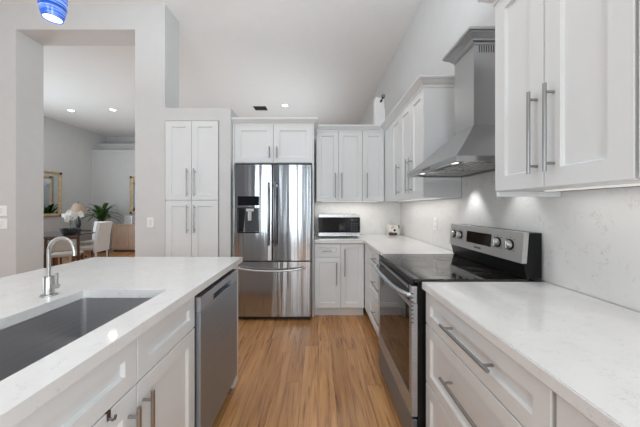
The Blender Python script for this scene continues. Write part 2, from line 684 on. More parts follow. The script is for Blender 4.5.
# left wall with a living-room window and a dining window
def wall_with_holes(name, axis, t0, t1, a0, a1, z1, holes, mat=None):
    bm = B()
    cuts = sorted({a0, a1} | {h for H in holes for h in H[:2]})
    zs = sorted({0.0, z1} | {h for H in holes for h in H[2:]})
    cells = {}
    for i in range(len(cuts) - 1):
        for j in range(len(zs) - 1):
            ca, cz = (cuts[i] + cuts[i + 1]) / 2, (zs[j] + zs[j + 1]) / 2
            cells[i, j] = not any(H[0] < ca < H[1] and H[2] < cz < H[3] for H in holes)
    V = {}
    def vert(i, j, k):
        if (i, j, k) not in V:
            t = (t0, t1)[k]
            V[i, j, k] = bm.verts.new((t, cuts[i], zs[j]) if axis == 'X' else (cuts[i], t, zs[j]))
        return V[i, j, k]
    for (i, j), solid in cells.items():
        if not solid:
            continue
        for k in (0, 1):
            bm.faces.new((vert(i, j, k), vert(i + 1, j, k), vert(i + 1, j + 1, k), vert(i, j + 1, k)))
        for di, dj, e in ((-1, 0, ((i, j), (i, j + 1))), (1, 0, ((i + 1, j), (i + 1, j + 1))), (0, -1, ((i, j), (i + 1, j))), (0, 1, ((i, j + 1), (i + 1, j + 1)))):
            if not cells.get((i + di, j + dj), False):
                (p, q), (r, s) = e
                bm.faces.new((vert(p, q, 0), vert(r, s, 0), vert(r, s, 1), vert(p, q, 1)))
    return struct(name, bm, mat or M_WALL)
wall_with_holes('wall_left', 'X', XL - 0.15, XL, YB - 0.15, 9.2, CEIL, [(-2.8, 2.0, 0.25, 2.65), (4.1, 5.9, 0.6, 2.6)])
wall_with_holes('wall_right', 'X', XR + 0.012, XR + 0.15, YB - 0.15, 9.2, CEIL, [(-2.7, -0.8, 0.95, 2.5)])
wall_with_holes('wall_near', 'Y', YB - 0.15, YB, XL, XR + 0.012, CEIL, [(-1.52, 0.08, 0.05, 2.9)], M_REFLDARK)  # out of view; its colour is darkened only for the fridge reflection
# far wall of the dining room: main face and two setbacks above the ledge
bm = B(); prism(bm, [(YF, 0), (YF, 3.08), (YF + 0.28, 3.08), (YF + 0.28, 3.34), (YF + 0.6, 3.34), (YF + 0.6, CEIL), (YF + 0.8, CEIL), (YF + 0.8, 0)], 'X', XL, XR + 0.012)
struct('wall_far', bm, M_WALL)
# partition with the tall opening to the dining room
YP0, YP1 = 3.09, 3.40
bm = B(); prism(bm, [(XL, 0), (-3.482, 0), (-3.482, 3.342), (-2.11, 3.342), (-2.11, 0), (-1.764, 0), (-1.764, CEIL), (XL, CEIL)], 'Y', YP0, YP1)
struct('wall_partition', bm, M_WALL)
# low block around the pantry, and the half-height kitchen back wall
bm = B(); prism(bm, [(-1.764, 2.292), (-1.764, 2.437), (-1.008, 2.437), (-1.008, 0), (-1.140, 0), (-1.140, 2.292)], 'Y', YP0, 3.76)
struct('wall_pantry', bm, M_WALL)
bm = B(); box(bm, -1.764, XR + 0.012, 3.772, 3.90, 0, 2.30)
struct('wall_kitchen', bm, M_WALL)
bm = B(); box(bm, -2.11, -1.764, YP0 - 0.014, YP0, 0, 0.12, 0.003)
struct('baseboard_partition', bm, M_CAB)
# frames of the windows that let the daylight in
def window_frame(name, axis, t, a0, a1, z0, z1, nbar):
    bm = B()
    w = 0.06
    def bar(p0, p1, q0, q1):
        if axis == 'X':
            box(bm, t - 0.05, t + 0.0, p0, p1, q0, q1)
        else:
            box(bm, p0, p1, t - 0.05, t + 0.0, q0, q1)
    bar(a0, a1, z0, z0 + w); bar(a0, a1, z1 - w, z1)
    bar(a0, a0 + w, z0, z1); bar(a1 - w, a1, z0, z1)
    for k in range(1, nbar + 1):
        c = a0 + (a1 - a0) * k / (nbar + 1)
        bar(c - w / 2, c + w / 2, z0, z1)
    struct(name, bm, M_WHITEPL)
window_frame('window_1', 'Y', YB - 0.05, -1.52, 0.08, 0.05, 2.9, 1)
window_frame('window_2', 'X', XL - 0.05, -2.8, 2.0, 0.25, 2.65, 2)
window_frame('window_4', 'X', XR + 0.11, -2.7, -0.8, 0.95, 2.5, 1)
window_frame('window_3', 'X', XL - 0.05, 4.1, 5.9, 0.6, 2.6, 1)


# ------------------------------------------------------------------ cabinets
def shaker(bm, x0, x1, z0, z1, fr=0.066, t=0.02, rec=0.012, sl=0.005, y=0.0, bev=0.0015):
    """shaker front in the local xz plane, face at y, looking to -y"""
    def R(i, yy):
        return [bm.verts.new(p) for p in ((x0 + i, yy, z0 + i), (x1 - i, yy, z0 + i), (x1 - i, yy, z1 - i), (x0 + i, yy, z1 - i))]
    b0 = R(0, y + t)
    b1 = R(0, y + bev)
    b2 = R(bev, y)
    f1 = R(fr, y)
    f2 = R(fr + sl, y + rec)
    for a, c in ((b0, b1), (b1, b2), (b2, f1), (f1, f2)):
        for k in range(4):
            bm.faces.new((a[k], a[(k + 1) % 4], c[(k + 1) % 4], c[k]))
    bm.faces.new(f2)
    bm.faces.new(list(reversed(b0)))


def add_handle(parent, x, z, L, vert, y=0.0, r=0.0065, mat=None, out=0.034, inset=0.03):
    bm = B()
    if vert:
        cyl(bm, (x, y - out, z - L / 2), (x, y - out, z + L / 2), r, 14)
        for s in (-1, 1):
            zz = z + s * (L / 2 - inset)
            cyl(bm, (x, y + 0.002, zz), (x, y - out, zz), r * 0.8, 12)
    else:
        cyl(bm, (x - L / 2, y - out, z), (x + L / 2, y - out, z), r, 14)
        for s in (-1, 1):
            xx = x + s * (L / 2 - inset)
            cyl(bm, (xx, y + 0.002, z), (xx, y - out, z), r * 0.8, 12)
    return obj('handle', bm, mat or M_HANDLE, parent, True)


def front(root, kind, x0, x1, z0, z1, hnd=None, fr=0.066):
    """one door or drawer front with its handle; hnd = (x, z, length, vertical)"""
    bm = B(); shaker(bm, x0 + 0.0008, x1 - 0.0008, z0 + 0.0008, z1 - 0.0008, fr)
    d = obj(kind, bm, M_CAB, root)
    if hnd:
        add_handle(d, *hnd)
    return d


CROWN = [(-0.01, 0.0), (0.005, 0.0), (0.005, 0.014), (0.013, 0.022), (0.020, 0.026), (0.036, 0.044), (0.046, 0.052), (0.046, 0.058), (0.052, 0.058), (0.052, 0.072), (-0.01, 0.072)]
ZU0, ZU1, ZCR = 1.368, 2.268, 2.262


def crown(root, path, z=ZCR, mat=None, prof=None, name='crown_moulding'):
    bm = B(); sweep(bm, path, [(o, z + h) for o, h in (prof or CROWN)])
    return obj(name, bm, mat or M_CAB, root)


HL = 0.318
UC = (1.0, 0.95, 0.88)
def strip(root, x0, x1, y, power):
    bm = B(); box(bm, x0, x1, y - 0.012, y + 0.012, ZU0 - 0.005, ZU0 + 0.0015, 0.002)
    s_ = obj('light_strip', bm, M_STRIP, root)
    l = bpy.data.lights.new('light_strip_lamp', 'AREA')
    l.shape = 'RECTANGLE'
    l.size = x1 - x0
    l.size_y = 0.02
    l.energy = power
    l.color = UC
    o = bpy.data.objects.new('light_strip_lamp', l)
    COL.objects.link(o)
    o.parent = root
    o.location = ((x0 + x1) / 2, y, ZU0 - 0.013)
# --- near right upper cabinet (two tall doors in view)
t = thing('wall_cabinet', 'white two-door upper cabinet nearest on the right, in front of the range hood', 'cabinet', (0.85, 1.29, 0), -PI / 2, 'white upper cabinets')
bm = B(); box(bm, 0.0, 0.572, 0.021, 0.308, ZU0 + 0.002, 2.27)
obj('body', bm, M_CAB, t)
bm = B(); box(bm, 0.0, 0.018, 0.004, 0.306, ZU0 - 0.026, ZU0 + 0.001, 0.006)
obj('light_rail', bm, M_CAB, t)
front(t, 'door', 0.002, 0.279, ZU0, ZU1, (0.250, 1.58, HL, True))
front(t, 'door', 0.282, 0.570, ZU0, ZU1, (0.324, 1.58, HL, True))
strip(t, 0.06, 0.52, 0.20, 0.3)
crown(t, [(0.0, 0.306), (0.0, 0.0), (0.573, 0.0)])
t = thing('wall_cabinet', 'white upper cabinet cut off by the right edge of the photo', 'cabinet', (0.85, 0.716, 0), -PI / 2, 'white upper cabinets')
bm = B(); box(bm, 0.0, 0.60, 0.021, 0.308, ZU0 + 0.002, 2.27)
obj('body', bm, M_CAB, t)
front(t, 'door', 0.004, 0.298, ZU0, ZU1, (0.264, 1.58, HL, True))
front(t, 'door', 0.302, 0.598, ZU0, ZU1, (0.336, 1.58, HL, True))
strip(t, 0.06, 0.54, 0.20, 0.3)
crown(t, [(0.0, 0.0), (0.60, 0.0)])
# --- far right uppers, beyond the hood
t = thing('wall_cabinet', 'white three-door upper cabinet on the right wall beyond the range hood', 'cabinet', (0.85, 3.43, 0), -PI / 2, 'white upper cabinets')
bm = B(); box(bm, -0.325, 1.268, 0.021, 0.308, ZU0 + 0.002, 2.27)
obj('body', bm, M_CAB, t)
bm = B(); box(bm, 0.002, 0.335, 0.002, 0.0205, ZU0, ZU1)
obj('filler_panel', bm, M_CAB, t)
front(t, 'door', 0.338, 0.655, ZU0, ZU1, (0.622, 1.58, HL, True))
front(t, 'door', 0.659, 0.965, ZU0, ZU1, (0.925, 1.58, HL, True))
front(t, 'door', 0.969, 1.268, ZU0, ZU1, (1.012, 1.58, HL, True))
strip(t, 0.10, 1.20, 0.16, 1.5)
crown(t, [(0.0, 0.0), (1.27, 0.0), (1.27, 0.306)])
# --- back uppers
t = thing('wall_cabinet', 'white three-door upper cabinet over the microwave on the back wall', 'cabinet', (-0.022, 3.43, 0), 0, 'white upper cabinets')
bm = B(); box(bm, 0.0, 0.868, 0.021, 0.325, ZU0 + 0.002, 2.27)
obj('body', bm, M_CAB, t)
front(t, 'door', 0.004, 0.281, ZU0, ZU1, (0.243, 1.57, HL, True), 0.06)
front(t, 'door', 0.284, 0.588, ZU0, ZU1, (0.324, 1.57, HL, True), 0.06)
front(t, 'door', 0.592, 0.868, ZU0, ZU1, (0.648, 1.57, HL, True), 0.06)
strip(t, 0.08, 0.80, 0.13, 1.7)
crown(t, [(0.0, 0.0), (0.818, 0.0)])
# --- cabinet over the refrigerator with its side panels
t = thing('refrigerator_cabinet', 'white two-door cabinet with side panels above the steel refrigerator', 'cabinet', (-1.005, 3.16, 0), 0)
bm = B(); box(bm, 0.02, 0.937, 0.021, 0.60, 1.815, 2.27)
obj('body', bm, M_CAB, t)
bm = B(); box(bm, 0.0, 0.0195, 0.0, 0.60, 0.0, 2.27)
obj('side_panel', bm, M_CAB, t)
bm = B(); box(bm, 0.9375, 0.957, 0.0, 0.60, 0.0, 2.27)
obj('side_panel', bm, M_CAB, t)
front(t, 'door', 0.021, 0.477, 1.818, ZU1, (0.436, 1.937, 0.135, True), 0.07)
front(t, 'door', 0.480, 0.936, 1.818, ZU1, (0.523, 1.937, 0.135, True), 0.07)
crown(t, [(0.0, 0.0), (0.957, 0.0), (0.957, 0.27)])
# --- pantry in its niche
t = thing('pantry_cabinet', 'tall white four-door pantry set into the grey wall left of the refrigerator', 'cabinet', (-1.757, 3.075, 0), 0)
bm = B(); box(bm, 0.004, 0.609, 0.021, 0.62, 0.0, 2.288)
obj('body', bm, M_CAB, t)
front(t, 'door', 0.004, 0.303, 1.374, 2.283, (0.262, 1.575, HL, True))
front(t, 'door', 0.306, 0.609, 1.374, 2.283, (0.344, 1.575, HL, True))
front(t, 'door', 0.004, 0.303, 0.115, 1.369, (0.262, 1.16, HL, True))
front(t, 'door', 0.306, 0.609, 0.115, 1.369, (0.344, 1.16, HL, True))

ZB = 0.876


def base_body(root, w, depth, x0=0.0):
    bm = B(); box(bm, x0, w, 0.021, depth, 0.11, ZB)
    obj('body', bm, M_CAB, root)
    bm = B(); box(bm, x0, w, 0.085, depth, 0.0, 0.1095)
    obj('toe_kick', bm, M_CAB, root)


# --- near right drawer base
t = thing('drawer_base_cabinet', 'white three-drawer base cabinet nearest on the right, beside the range', 'cabinet', (0.543, 1.355, 0), -PI / 2, 'white drawer bases')
base_body(t, 0.735, 0.606)
for z0, z1, hz in ((0.712, 0.868, 0.800), (0.420, 0.707, 0.578), (0.118, 0.415, 0.29)):
    front(t, 'drawer', 0.004, 0.731, z0, z1, (0.393, hz, 0.315, False), 0.052)
t = thing('base_cabinet', 'white base cabinet cut off at the lower right corner', 'cabinet', (0.543, 0.618, 0), -PI / 2)
base_body(t, 0.62, 0.606)
front(t, 'drawer', 0.006, 0.616, 0.712, 0.868, (0.31, 0.80, 0.315, False), 0.052)
front(t, 'door', 0.006, 0.309, 0.118, 0.707, (0.27, 0.53, HL, True))
front(t, 'door', 0.313, 0.616, 0.118, 0.707, (0.352, 0.53, HL, True))
# --- far right drawers
t = thing('drawer_base_cabinet', 'white three-drawer base cabinet between the range and the back corner', 'cabinet', (0.543, 3.13, 0), -PI / 2, 'white drawer bases')
base_body(t, 0.995, 0.606)
bm = B(); box(bm, 0.002, 0.268, 0.002, 0.0205, 0.118, 0.868)
obj('filler_panel', bm, M_CAB, t)
for z0, z1, hz in ((0.712, 0.868, 0.80), (0.420, 0.707, 0.578), (0.118, 0.415, 0.29)):
    front(t, 'drawer', 0.272, 0.991, z0, z1, (0.70, hz, 0.315, False), 0.052)
# --- back base
t = thing('base_cabinet', 'white base cabinet with drawer and doors under the microwave', 'cabinet', (-0.043, 3.13, 0), 0)
base_body(t, 0.585, 0.62)
front(t, 'drawer', 0.006, 0.304, 0.712, 0.868, (0.145, 0.785, 0.125, False), 0.045)
front(t, 'door', 0.006, 0.304, 0.118, 0.707, (0.258, 0.52, 0.26, True), 0.055)
front(t, 'door', 0.308, 0.578, 0.118, 0.868, (0.354, 0.65, HL, True), 0.055)

# ------------------------------------------------------------------ worktops
ZT, ZTB = 0.914, 0.878
bm = B(); prism(bm, [(0.527, 0.0), (XR - 0.001, 0.0), (XR - 0.001, 1.362), (0.527, 1.362)], 'Z', ZTB, ZT)
bmesh.ops.bevel(bm, geom=[e for e in bm.edges], offset=0.003, segments=2, affect='EDGES')
tag(obj('countertop', bm, M_QUARTZ), 'white veined quartz countertop over the near right drawers', 'countertop', 'white quartz countertops')
bm = B(); prism(bm, [(0.527, 2.128), (XR - 0.001, 2.128), (XR - 0.001, 3.758), (-0.043, 3.758), (-0.043, 3.10), (0.527, 3.10)], 'Z', ZTB, ZT)
bmesh.ops.bevel(bm, geom=[e for e in bm.edges], offset=0.003, segments=2, affect='EDGES')
tag(obj('countertop', bm, M_QUARTZ), 'white quartz corner countertop under the microwave, beyond the range', 'countertop', 'white quartz countertops')
bm = B(); holed(bm, [-1.70, -1.072, -0.690, -0.575], [0.16, 0.50, 1.226, 2.042], ZTB, ZT)
bmesh.ops.bevel(bm, geom=[e for e in bm.edges if len(e.link_faces) == 2 and e.calc_face_angle(0) > 0.5], offset=0.003, segments=2, affect='EDGES')
tag(obj('countertop', bm, M_QUARTZ), 'long white quartz island countertop with the sink cut-out', 'countertop', 'white quartz countertops')
# stone backsplashes
bm = B(); prism(bm, [(-0.02, ZT + 0.001), (3.758, ZT + 0.001), (3.758, ZU0 - 0.001), (2.158, ZU0 - 0.001), (2.158, 2.3), (1.292, 2.3), (1.292, ZU0 - 0.001), (-0.02, ZU0 - 0.001)], 'X', XR, XR + 0.0115)
tag(obj('backsplash', bm, M_SPLASH), 'pale veined stone backsplash along the right wall behind the range', 'backsplash', 'stone backsplashes')
bm = B(); box(bm, -0.043, XR - 0.001, 3.760, 3.7715, ZT + 0.001, ZU0 - 0.001)
tag(obj('backsplash', bm, M_SPLASH), 'pale stone backsplash on the back wall behind the microwave', 'backsplash', 'stone backsplashes')

# ------------------------------------------------------------------ island
t = thing('island_base', 'grey-white island carcass panels under the long sink countertop', 'island', (0, 0, 0))
bm = B(); box(bm, -1.40, -1.38, 0.20, 1.90, 0.0, ZB)
obj('back_panel', bm, M_CAB, t)
bm = B(); box(bm, -1.40, -0.60, 1.912, 2.015, 0.0, ZB)
obj('end_panel', bm, M_CAB, t)
bm = B(); box(bm, -1.38, -0.60, 0.20, 0.45, 0.0, ZB)
obj('end_panel', bm, M_CAB, t)
t = thing('sink_base_cabinet', 'white island cabinet with two doors and false drawer fronts below the sink', 'cabinet', (-0.598, 0.455, 0), PI / 2)
bm = B()
prism(bm, [(0.0, 0.021), (0.018, 0.021), (0.018, 0.58), (0.83, 0.58), (0.83, 0.021), (0.848, 0.021), (0.848, 0.60), (0.0, 0.60)], 'Z', 0.11, ZB)
box(bm, 0.018, 0.83, 0.021, 0.58, 0.11, 0.128)
box(bm, 0.018, 0.83, 0.021, 0.04, 0.128, ZB)
obj('body', bm, M_CAB, t)
bm = B(); box(bm, 0.0, 0.848, 0.085, 0.60, 0.0, 0.109)
obj('toe_kick', bm, M_CAB, t)
front(t, 'drawer_front', 0.003, 0.429, 0.712, 0.868, None, 0.052)
front(t, 'drawer_front', 0.433, 0.846, 0.712, 0.868, None, 0.052)
front(t, 'door', 0.003, 0.429, 0.118, 0.707, (0.391, 0.502, HL, True), 0.062)
front(t, 'door', 0.433, 0.846, 0.118, 0.707, (0.4605, 0.506, HL, True), 0.062)
# hook over the near door's top edge
bm = B()
prism(bm, [(-0.003, 0.685), (-0.003, 0.7105), (0.012, 0.7105), (0.012, 0.7085), (-0.001, 0.7085), (-0.001, 0.685)], 'X', 0.302, 0.315)
tube(bm, [(0.3085, -0.002, 0.690), (0.3085, -0.014, 0.686), (0.3085, -0.020, 0.690), (0.3085, -0.022, 0.700)], 0.0035, 8)
o = obj('over_door_hook', bm, M_DKHANDLE, None, True, (-0.598, 0.455, 0))
o.rotation_euler = (0, 0, PI / 2)
tag(o, 'small metal hook over the top of the island cabinet door', 'hook')

# --- sink
t = thing('sink', 'dark steel undermount sink sunk into the island countertop', 'sink', (-0.881, 0.863, 0))
bm = B()
hx, hy, zt, zb = 0.196, 0.367, ZTB - 0.001, 0.665
def rr(hx, hy, r, z, n=8):
    out = []
    for cx, cy, a in ((hx - r, hy - r, 0), (-hx + r, hy - r, PI / 2), (-hx + r, -hy + r, PI), (hx - r, -hy + r, 1.5 * PI)):
        for k in range(n + 1):
            th = a + PI / 2 * k / n
            out.append((cx + r * math.cos(th), cy + r * math.sin(th), z))
    return out
loops = [rr(hx + 0.022, hy + 0.022, 0.02, zt), rr(hx, hy, 0.018, zt), rr(hx, hy, 0.018, zb + 0.02), rr(hx - 0.02, hy - 0.02, 0.012, zb)]
loops2 = [rr(hx + 0.003, hy + 0.003, 0.014, zt - 0.003), rr(hx + 0.003, hy + 0.003, 0.014, zb - 0.004)]
vl = [[bm.verts.new(p) for p in L_] for L_ in loops]
for a, b2 in zip(vl, vl[1:]):
    n = len(a)
    for k in range(n):
        bm.faces.new((a[k], a[(k + 1) % n], b2[(k + 1) % n], b2[k]))
bm.faces.new(vl[-1])
obj('basin', bm, M_SINK, t, True)
bm = B(); lathe(bm, [(0.0, zb + 0.004), (0.038, zb + 0.004), (0.046, zb + 0.001)], (0, -0.05), 24)
obj('drain', bm, M_STEEL, t, True)

# --- faucet
t = thing('faucet', 'small brushed nickel gooseneck faucet beside the island sink', 'faucet', (-1.155, 1.150, ZT), 0)
bm = B(); lathe(bm, [(0.0, 0.006), (0.026, 0.006), (0.029, 0.003), (0.029, 0.0005), (0.0, 0.0005)], (0, 0), 28)
obj('base_plate', bm, M_FAUCET, t, True)
bm = B(); lathe(bm, [(0.0, 0.007), (0.019, 0.007), (0.019, 0.081), (0.017, 0.084), (0.0, 0.084)], (0, 0), 24)
obj('body', bm, M_FAUCET, t, True)
bm = B()
pts = [(0, 0, 0.084), (0, 0, 0.12), (0, 0, 0.165)]
R_ = 0.061
for k in range(1, 17):
    a = PI - (PI - 0.12) * k / 16
    pts.append((R_ + R_ * math.cos(a), 0, 0.186 + R_ * math.sin(a)))
pts.append((pts[-1][0] + 0.002, 0, pts[-1][2] - 0.020))
pts = [(p[0] * 0.985, p[0] * -0.1, p[2]) for p in pts]
tube(bm, pts, 0.0072, 14)
obj('spout', bm, M_FAUCET, t, True)
bm = B()
cyl(bm, (0.017, 0, 0.040), (0.040, 0, 0.040), 0.010, 16)
cyl(bm, (0.034, 0, 0.040), (0.034, 0, 0.098), 0.0055, 12)
obj('lever_handle', bm, M_FAUCET, t, True)

# --- dishwasher
t = thing('dishwasher', 'stainless dishwasher with pocket handle built into the island end', 'dishwasher', (-0.574, 1.307, 0), PI / 2)
bm = B(); box(bm, 0.002, 0.598, 0.031, 0.60, 0.10, 0.874)
obj('body', bm, M_BLACK, t)
bm = B(); box(bm, 0.004, 0.596, 0.0, 0.030, 0.105, 0.779, 0.004)
obj('door', bm, M_DW, t)
bm = B()
holed(bm, [0.004, 0.165, 0.455, 0.596], [0.7805, 0.784, 0.816, 0.852], 0.0, 0.028)
bmesh.ops.transform(bm, matrix=Matrix(((1, 0, 0, 0), (0, 0, 1, 0), (0, 1, 0, 0), (0, 0, 0, 1))), verts=bm.verts)
cp = obj('control_panel', bm, M_DWPANEL, t)
bm = B(); box(bm, 0.160, 0.460, 0.026, 0.0295, 0.7815, 0.830)
obj('pocket_handle', bm, M_BLACK, cp)
bm = B(); box(bm, 0.004, 0.596, 0.06, 0.075, 0.0, 0.099)
obj('toe_kick', bm, M_BLACK, t)

# ------------------------------------------------------------------ refrigerator
FX0, FX1 = -0.962, -0.072
t = thing('refrigerator', 'stainless french door refrigerator with ice and water dispenser', 'refrigerator', (FX0, 3.03, 0), 0)
FW = FX1 - FX0
bm = B(); box(bm, 0.006, FW - 0.006, 0.075, 0.70, 0.045, 1.768)
obj('body', bm, M_GREYPL, t)


def convex(bm, x0, x1, z0, z1, t=0.07, bulge=0.010, r=0.012, n=14, y=0.0):
    """door slab with a gently bowed front and rounded vertical edges"""
    poly = [(x1, y + t), (x0, y + t)]
    w = x1 - x0
    fr = []
    for k in range(5):
        a = PI + PI / 2 * k / 4
        fr.append((x0 + r + r * math.cos(a), y + bulge + r + r * math.sin(a)))
    for k in range(1, n):
        s = k / n
        x = x0 + r + (w - 2 * r) * s
        fr.append((x, y + bulge - bulge * (1 - (2 * s - 1) ** 2)))
    for k in range(5):
        a = 1.5 * PI + PI / 2 * k / 4
        fr.append((x1 - r + r * math.cos(a), y + bulge + r + r * math.sin(a)))
    prism(bm, poly + fr, 'Z', z0, z1)


sx = 0.446
bm = B(); convex(bm, 0.002, sx - 0.003, 0.690, 1.774)
dl = obj('left_door', bm, M_FRIDGE, t, True)
bm = B(); convex(bm, sx + 0.003, FW - 0.002, 0.690, 1.774)
dr = obj('right_door', bm, M_FRIDGE, t, True)
bm = B(); convex(bm, 0.002, FW - 0.002, 0.055, 0.674)
fd = obj('freezer_drawer', bm, M_FRIDGE, t, True)
for d, hx_ in ((dl, sx - 0.036), (dr, sx + 0.036)):
    bm = B()
    box(bm, hx_ - 0.011, hx_ + 0.011, -0.058, -0.038, 0.86, 1.575, 0.006, 2)
    for zz in (0.90, 1.535):
        box(bm, hx_ - 0.008, hx_ + 0.008, -0.040, 0.012, zz - 0.014, zz + 0.014)
    obj('handle', bm, M_DKHANDLE, d, True)
bm = B()
pts = []
for k in range(21):
    s = k / 20
    pts.append((0.075 + (FW - 0.16) * s, -0.016 - 0.034 * (1 - (2 * s - 1) ** 4), 0.606 - 0.026 * (1 - (2 * s - 1) ** 2)))
tube(bm, [(pts[0][0], 0.012, pts[0][2])] + pts + [(pts[-1][0], 0.012, pts[-1][2])], 0.0115, 12)
obj('handle', bm, M_STEEL, fd, True)
# dispenser in the left door
dx0, dx1 = 0.052, 0.296
bm = B(); box(bm, dx0, dx1, -0.001, 0.012, 1.312, 1.418, 0.003)
obj('control_display', bm, M_PANELGLASS, dl)
bm = B()
holed(bm, [dx0, dx0 + 0.012, dx1 - 0.010, dx1], [1.000, 1.016, 1.276, 1.290], -0.002, 0.012)
box(bm, dx0 + 0.012, dx1 - 0.010, 0.006, 0.0115, 1.016, 1.276)
bmesh.ops.recalc_face_normals(bm, faces=bm.faces)
for v in bm.verts:
    pass
bm.free()
def flip_yz(bm):
    bmesh.ops.transform(bm, matrix=Matrix(((1, 0, 0, 0), (0, 0, 1, 0), (0, 1, 0, 0), (0, 0, 0, 1))), verts=bm.verts)
bm = B(); holed(bm, [dx0, dx0 + 0.010, dx1 - 0.008, dx1], [1.000, 1.014, 1.278, 1.290], -0.004, 0.014); flip_yz(bm)
obj('dispenser_bezel', bm, M_BLACK, dl)
bm = B()
prism(bm, [(dx0 + 0.012, 1.016), (dx0 + 0.062, 1.016), (dx0 + 0.085, 1.20), (dx0 + 0.085, 1.276), (dx0 + 0.012, 1.276)], 'Y', -0.002, 0.010)
obj('dispenser_side_wall', bm, M_BLACK, dl)
bm = B(); box(bm, dx0 + 0.0855, dx1 - 0.010, -0.0012, 0.010, 1.016, 1.276)
obj('dispenser_recess', bm, M_RECESS, dl)
bm = B(); box(bm, dx0 + 0.100, dx0 + 0.185, -0.012, -0.002, 1.245, 1.276, 0.004)
box(bm, dx0 + 0.120, dx0 + 0.160, -0.014, -0.002, 1.14, 1.243, 0.004)
obj('dispenser_paddle', bm, M_STEEL, dl)
lettering('SAMSUNG', 0.020, M_DKHANDLE, dr, (FW - 0.075, 0.0015, 1.735), (PI / 2, 0, 0))
bm = B(); box(bm, 0.02, FW - 0.02, 0.05, 0.09, 0.012, 0.05)
obj('toe_grille', bm, M_DARK, t)
for fx in (0.06, FW - 0.06):
    bm = B(); cyl(bm, (fx, 0.12, 0.0), (fx, 0.12, 0.046), 0.02, 14)
    obj('foot', bm, M_DARK, t)

# ------------------------------------------------------------------ range
RY0, RY1 = 1.369, 2.121
RW = RY1 - RY0
t = thing('range', 'stainless and black glass electric range between the right countertops', 'range', (0.478, RY1, 0), -PI / 2)
bm = B(); box(bm, 0.0, RW, 0.032, 0.665, 0.03, 0.906)
obj('body', bm, M_BLACK, t)
bm = B(); box(bm, 0.03, RW - 0.03, 0.05, 0.60, 0.0, 0.029)
obj('plinth', bm, M_BLACK, t)
bm = B(); box(bm, -0.001, RW + 0.001, 0.012, 0.60, 0.907, 0.924, 0.004)
ck = obj('cooktop', bm, M_BLACKGLASS, t)
for cx, cy, r in ((0.20, 0.19, 0.095), (0.56, 0.18, 0.115), (0.20, 0.43, 0.078), (0.56, 0.43, 0.085)):
    bm = B()
    for q in (r, r * 0.62):
        lathe(bm, [(q - 0.0035, 0.9240), (q - 0.0035, 0.9245), (q, 0.9245), (q, 0.9240)], (cx, cy), 40)
    obj('burner_ring', bm, M_RING, ck)
bm = B(); box(bm, -0.002, RW + 0.002, 0.004, 0.0118, 0.893, 0.922, 0.003)
obj('front_trim', bm, M_BLACK, t)
# oven door: frame, glass, black vent band, curved handle
bm = B()
holed(bm, [0.0, 0.028, RW - 0.036, RW], [0.222, 0.308, 0.775, 0.800], 0.0, 0.030); flip_yz(bm)
od = obj('oven_door', bm, M_RANGE, t)
bm = B(); box(bm, 0.0285, RW - 0.0365, 0.004, 0.026, 0.3085, 0.7745)
obj('oven_window', bm, M_BLACKGLASS, od)
bm = B(); box(bm, 0.0, RW - 0.036, 0.004, 0.030, 0.801, 0.888, 0.003)
vp = obj('vent_panel', bm, M_BLACK, od)
bm = B(); box(bm, RW - 0.0355, RW, 0.0, 0.030, 0.801, 0.888, 0.003)
obj('end_cap', bm, M_RANGE, od)
for k in range(16):
    bm = B()
    x = 0.05 + k * 0.041
    box(bm, x, x + 0.028, 0.0015, 0.0042, 0.862, 0.876)
    obj('vent_slot', bm, M_GREYPL, vp)
for k in range(8):
    bm = B(); z = 0.70 + k * 0.021
    box(bm, RW - 0.006, RW + 0.0006, -0.0006, 0.010, z, z + 0.007)
    obj('side_louvre', bm, M_SLOT, od)
bm = B()
pts = []
for k in range(25):
    s = k / 24
    pts.append((0.022 + (RW - 0.044) * s, -0.012 - 0.040 * (1 - (2 * s - 1) ** 4), 0.838))
tube(bm, [(pts[0][0], 0.006, 0.838)] + pts + [(pts[-1][0], 0.006, 0.838)], 0.0125, 14)
obj('handle', bm, M_RANGE, od, True)
bm = B(); box(bm, 0.0, RW, 0.002, 0.030, 0.045, 0.208, 0.004)
obj('storage_drawer', bm, M_RDRAWER, t)
# backguard
bm = B()
prism(bm, [(0.592, 0.925), (0.574, 1.000), (0.574, 1.005), (0.590, 1.005), (0.600, 1.160), (0.668, 1.160), (0.668, 0.925)], 'X', 0.004, RW - 0.004)
bk = obj('backguard', bm, M_BLACK, t)
bm = B()
prism(bm, [(0.562, 1.004), (0.574, 1.163), (0.600, 1.163), (0.588, 1.004)], 'X', 0.0, RW - 0.0)
cpn = obj('control_panel', bm, M_RPANEL, t)
def panel_y(z):
    return 0.562 + (z - 1.004) / 0.159 * 0.012
def face_box(name, x0, x1, z0, z1, d, mat, par):
    bm = B()
    e = 0.0005
    prism(bm, [(panel_y(z0) - d, z0), (panel_y(z1) - d, z1), (panel_y(z1) + 0.003, z1), (panel_y(z0) + 0.003, z0)], 'X', x0, x1)
    return obj(name, bm, mat, par)
face_box('display', RY1 - 1.885, RY1 - 1.620, 1.052, 1.128, 0.0015, M_DISPLAY, cpn)
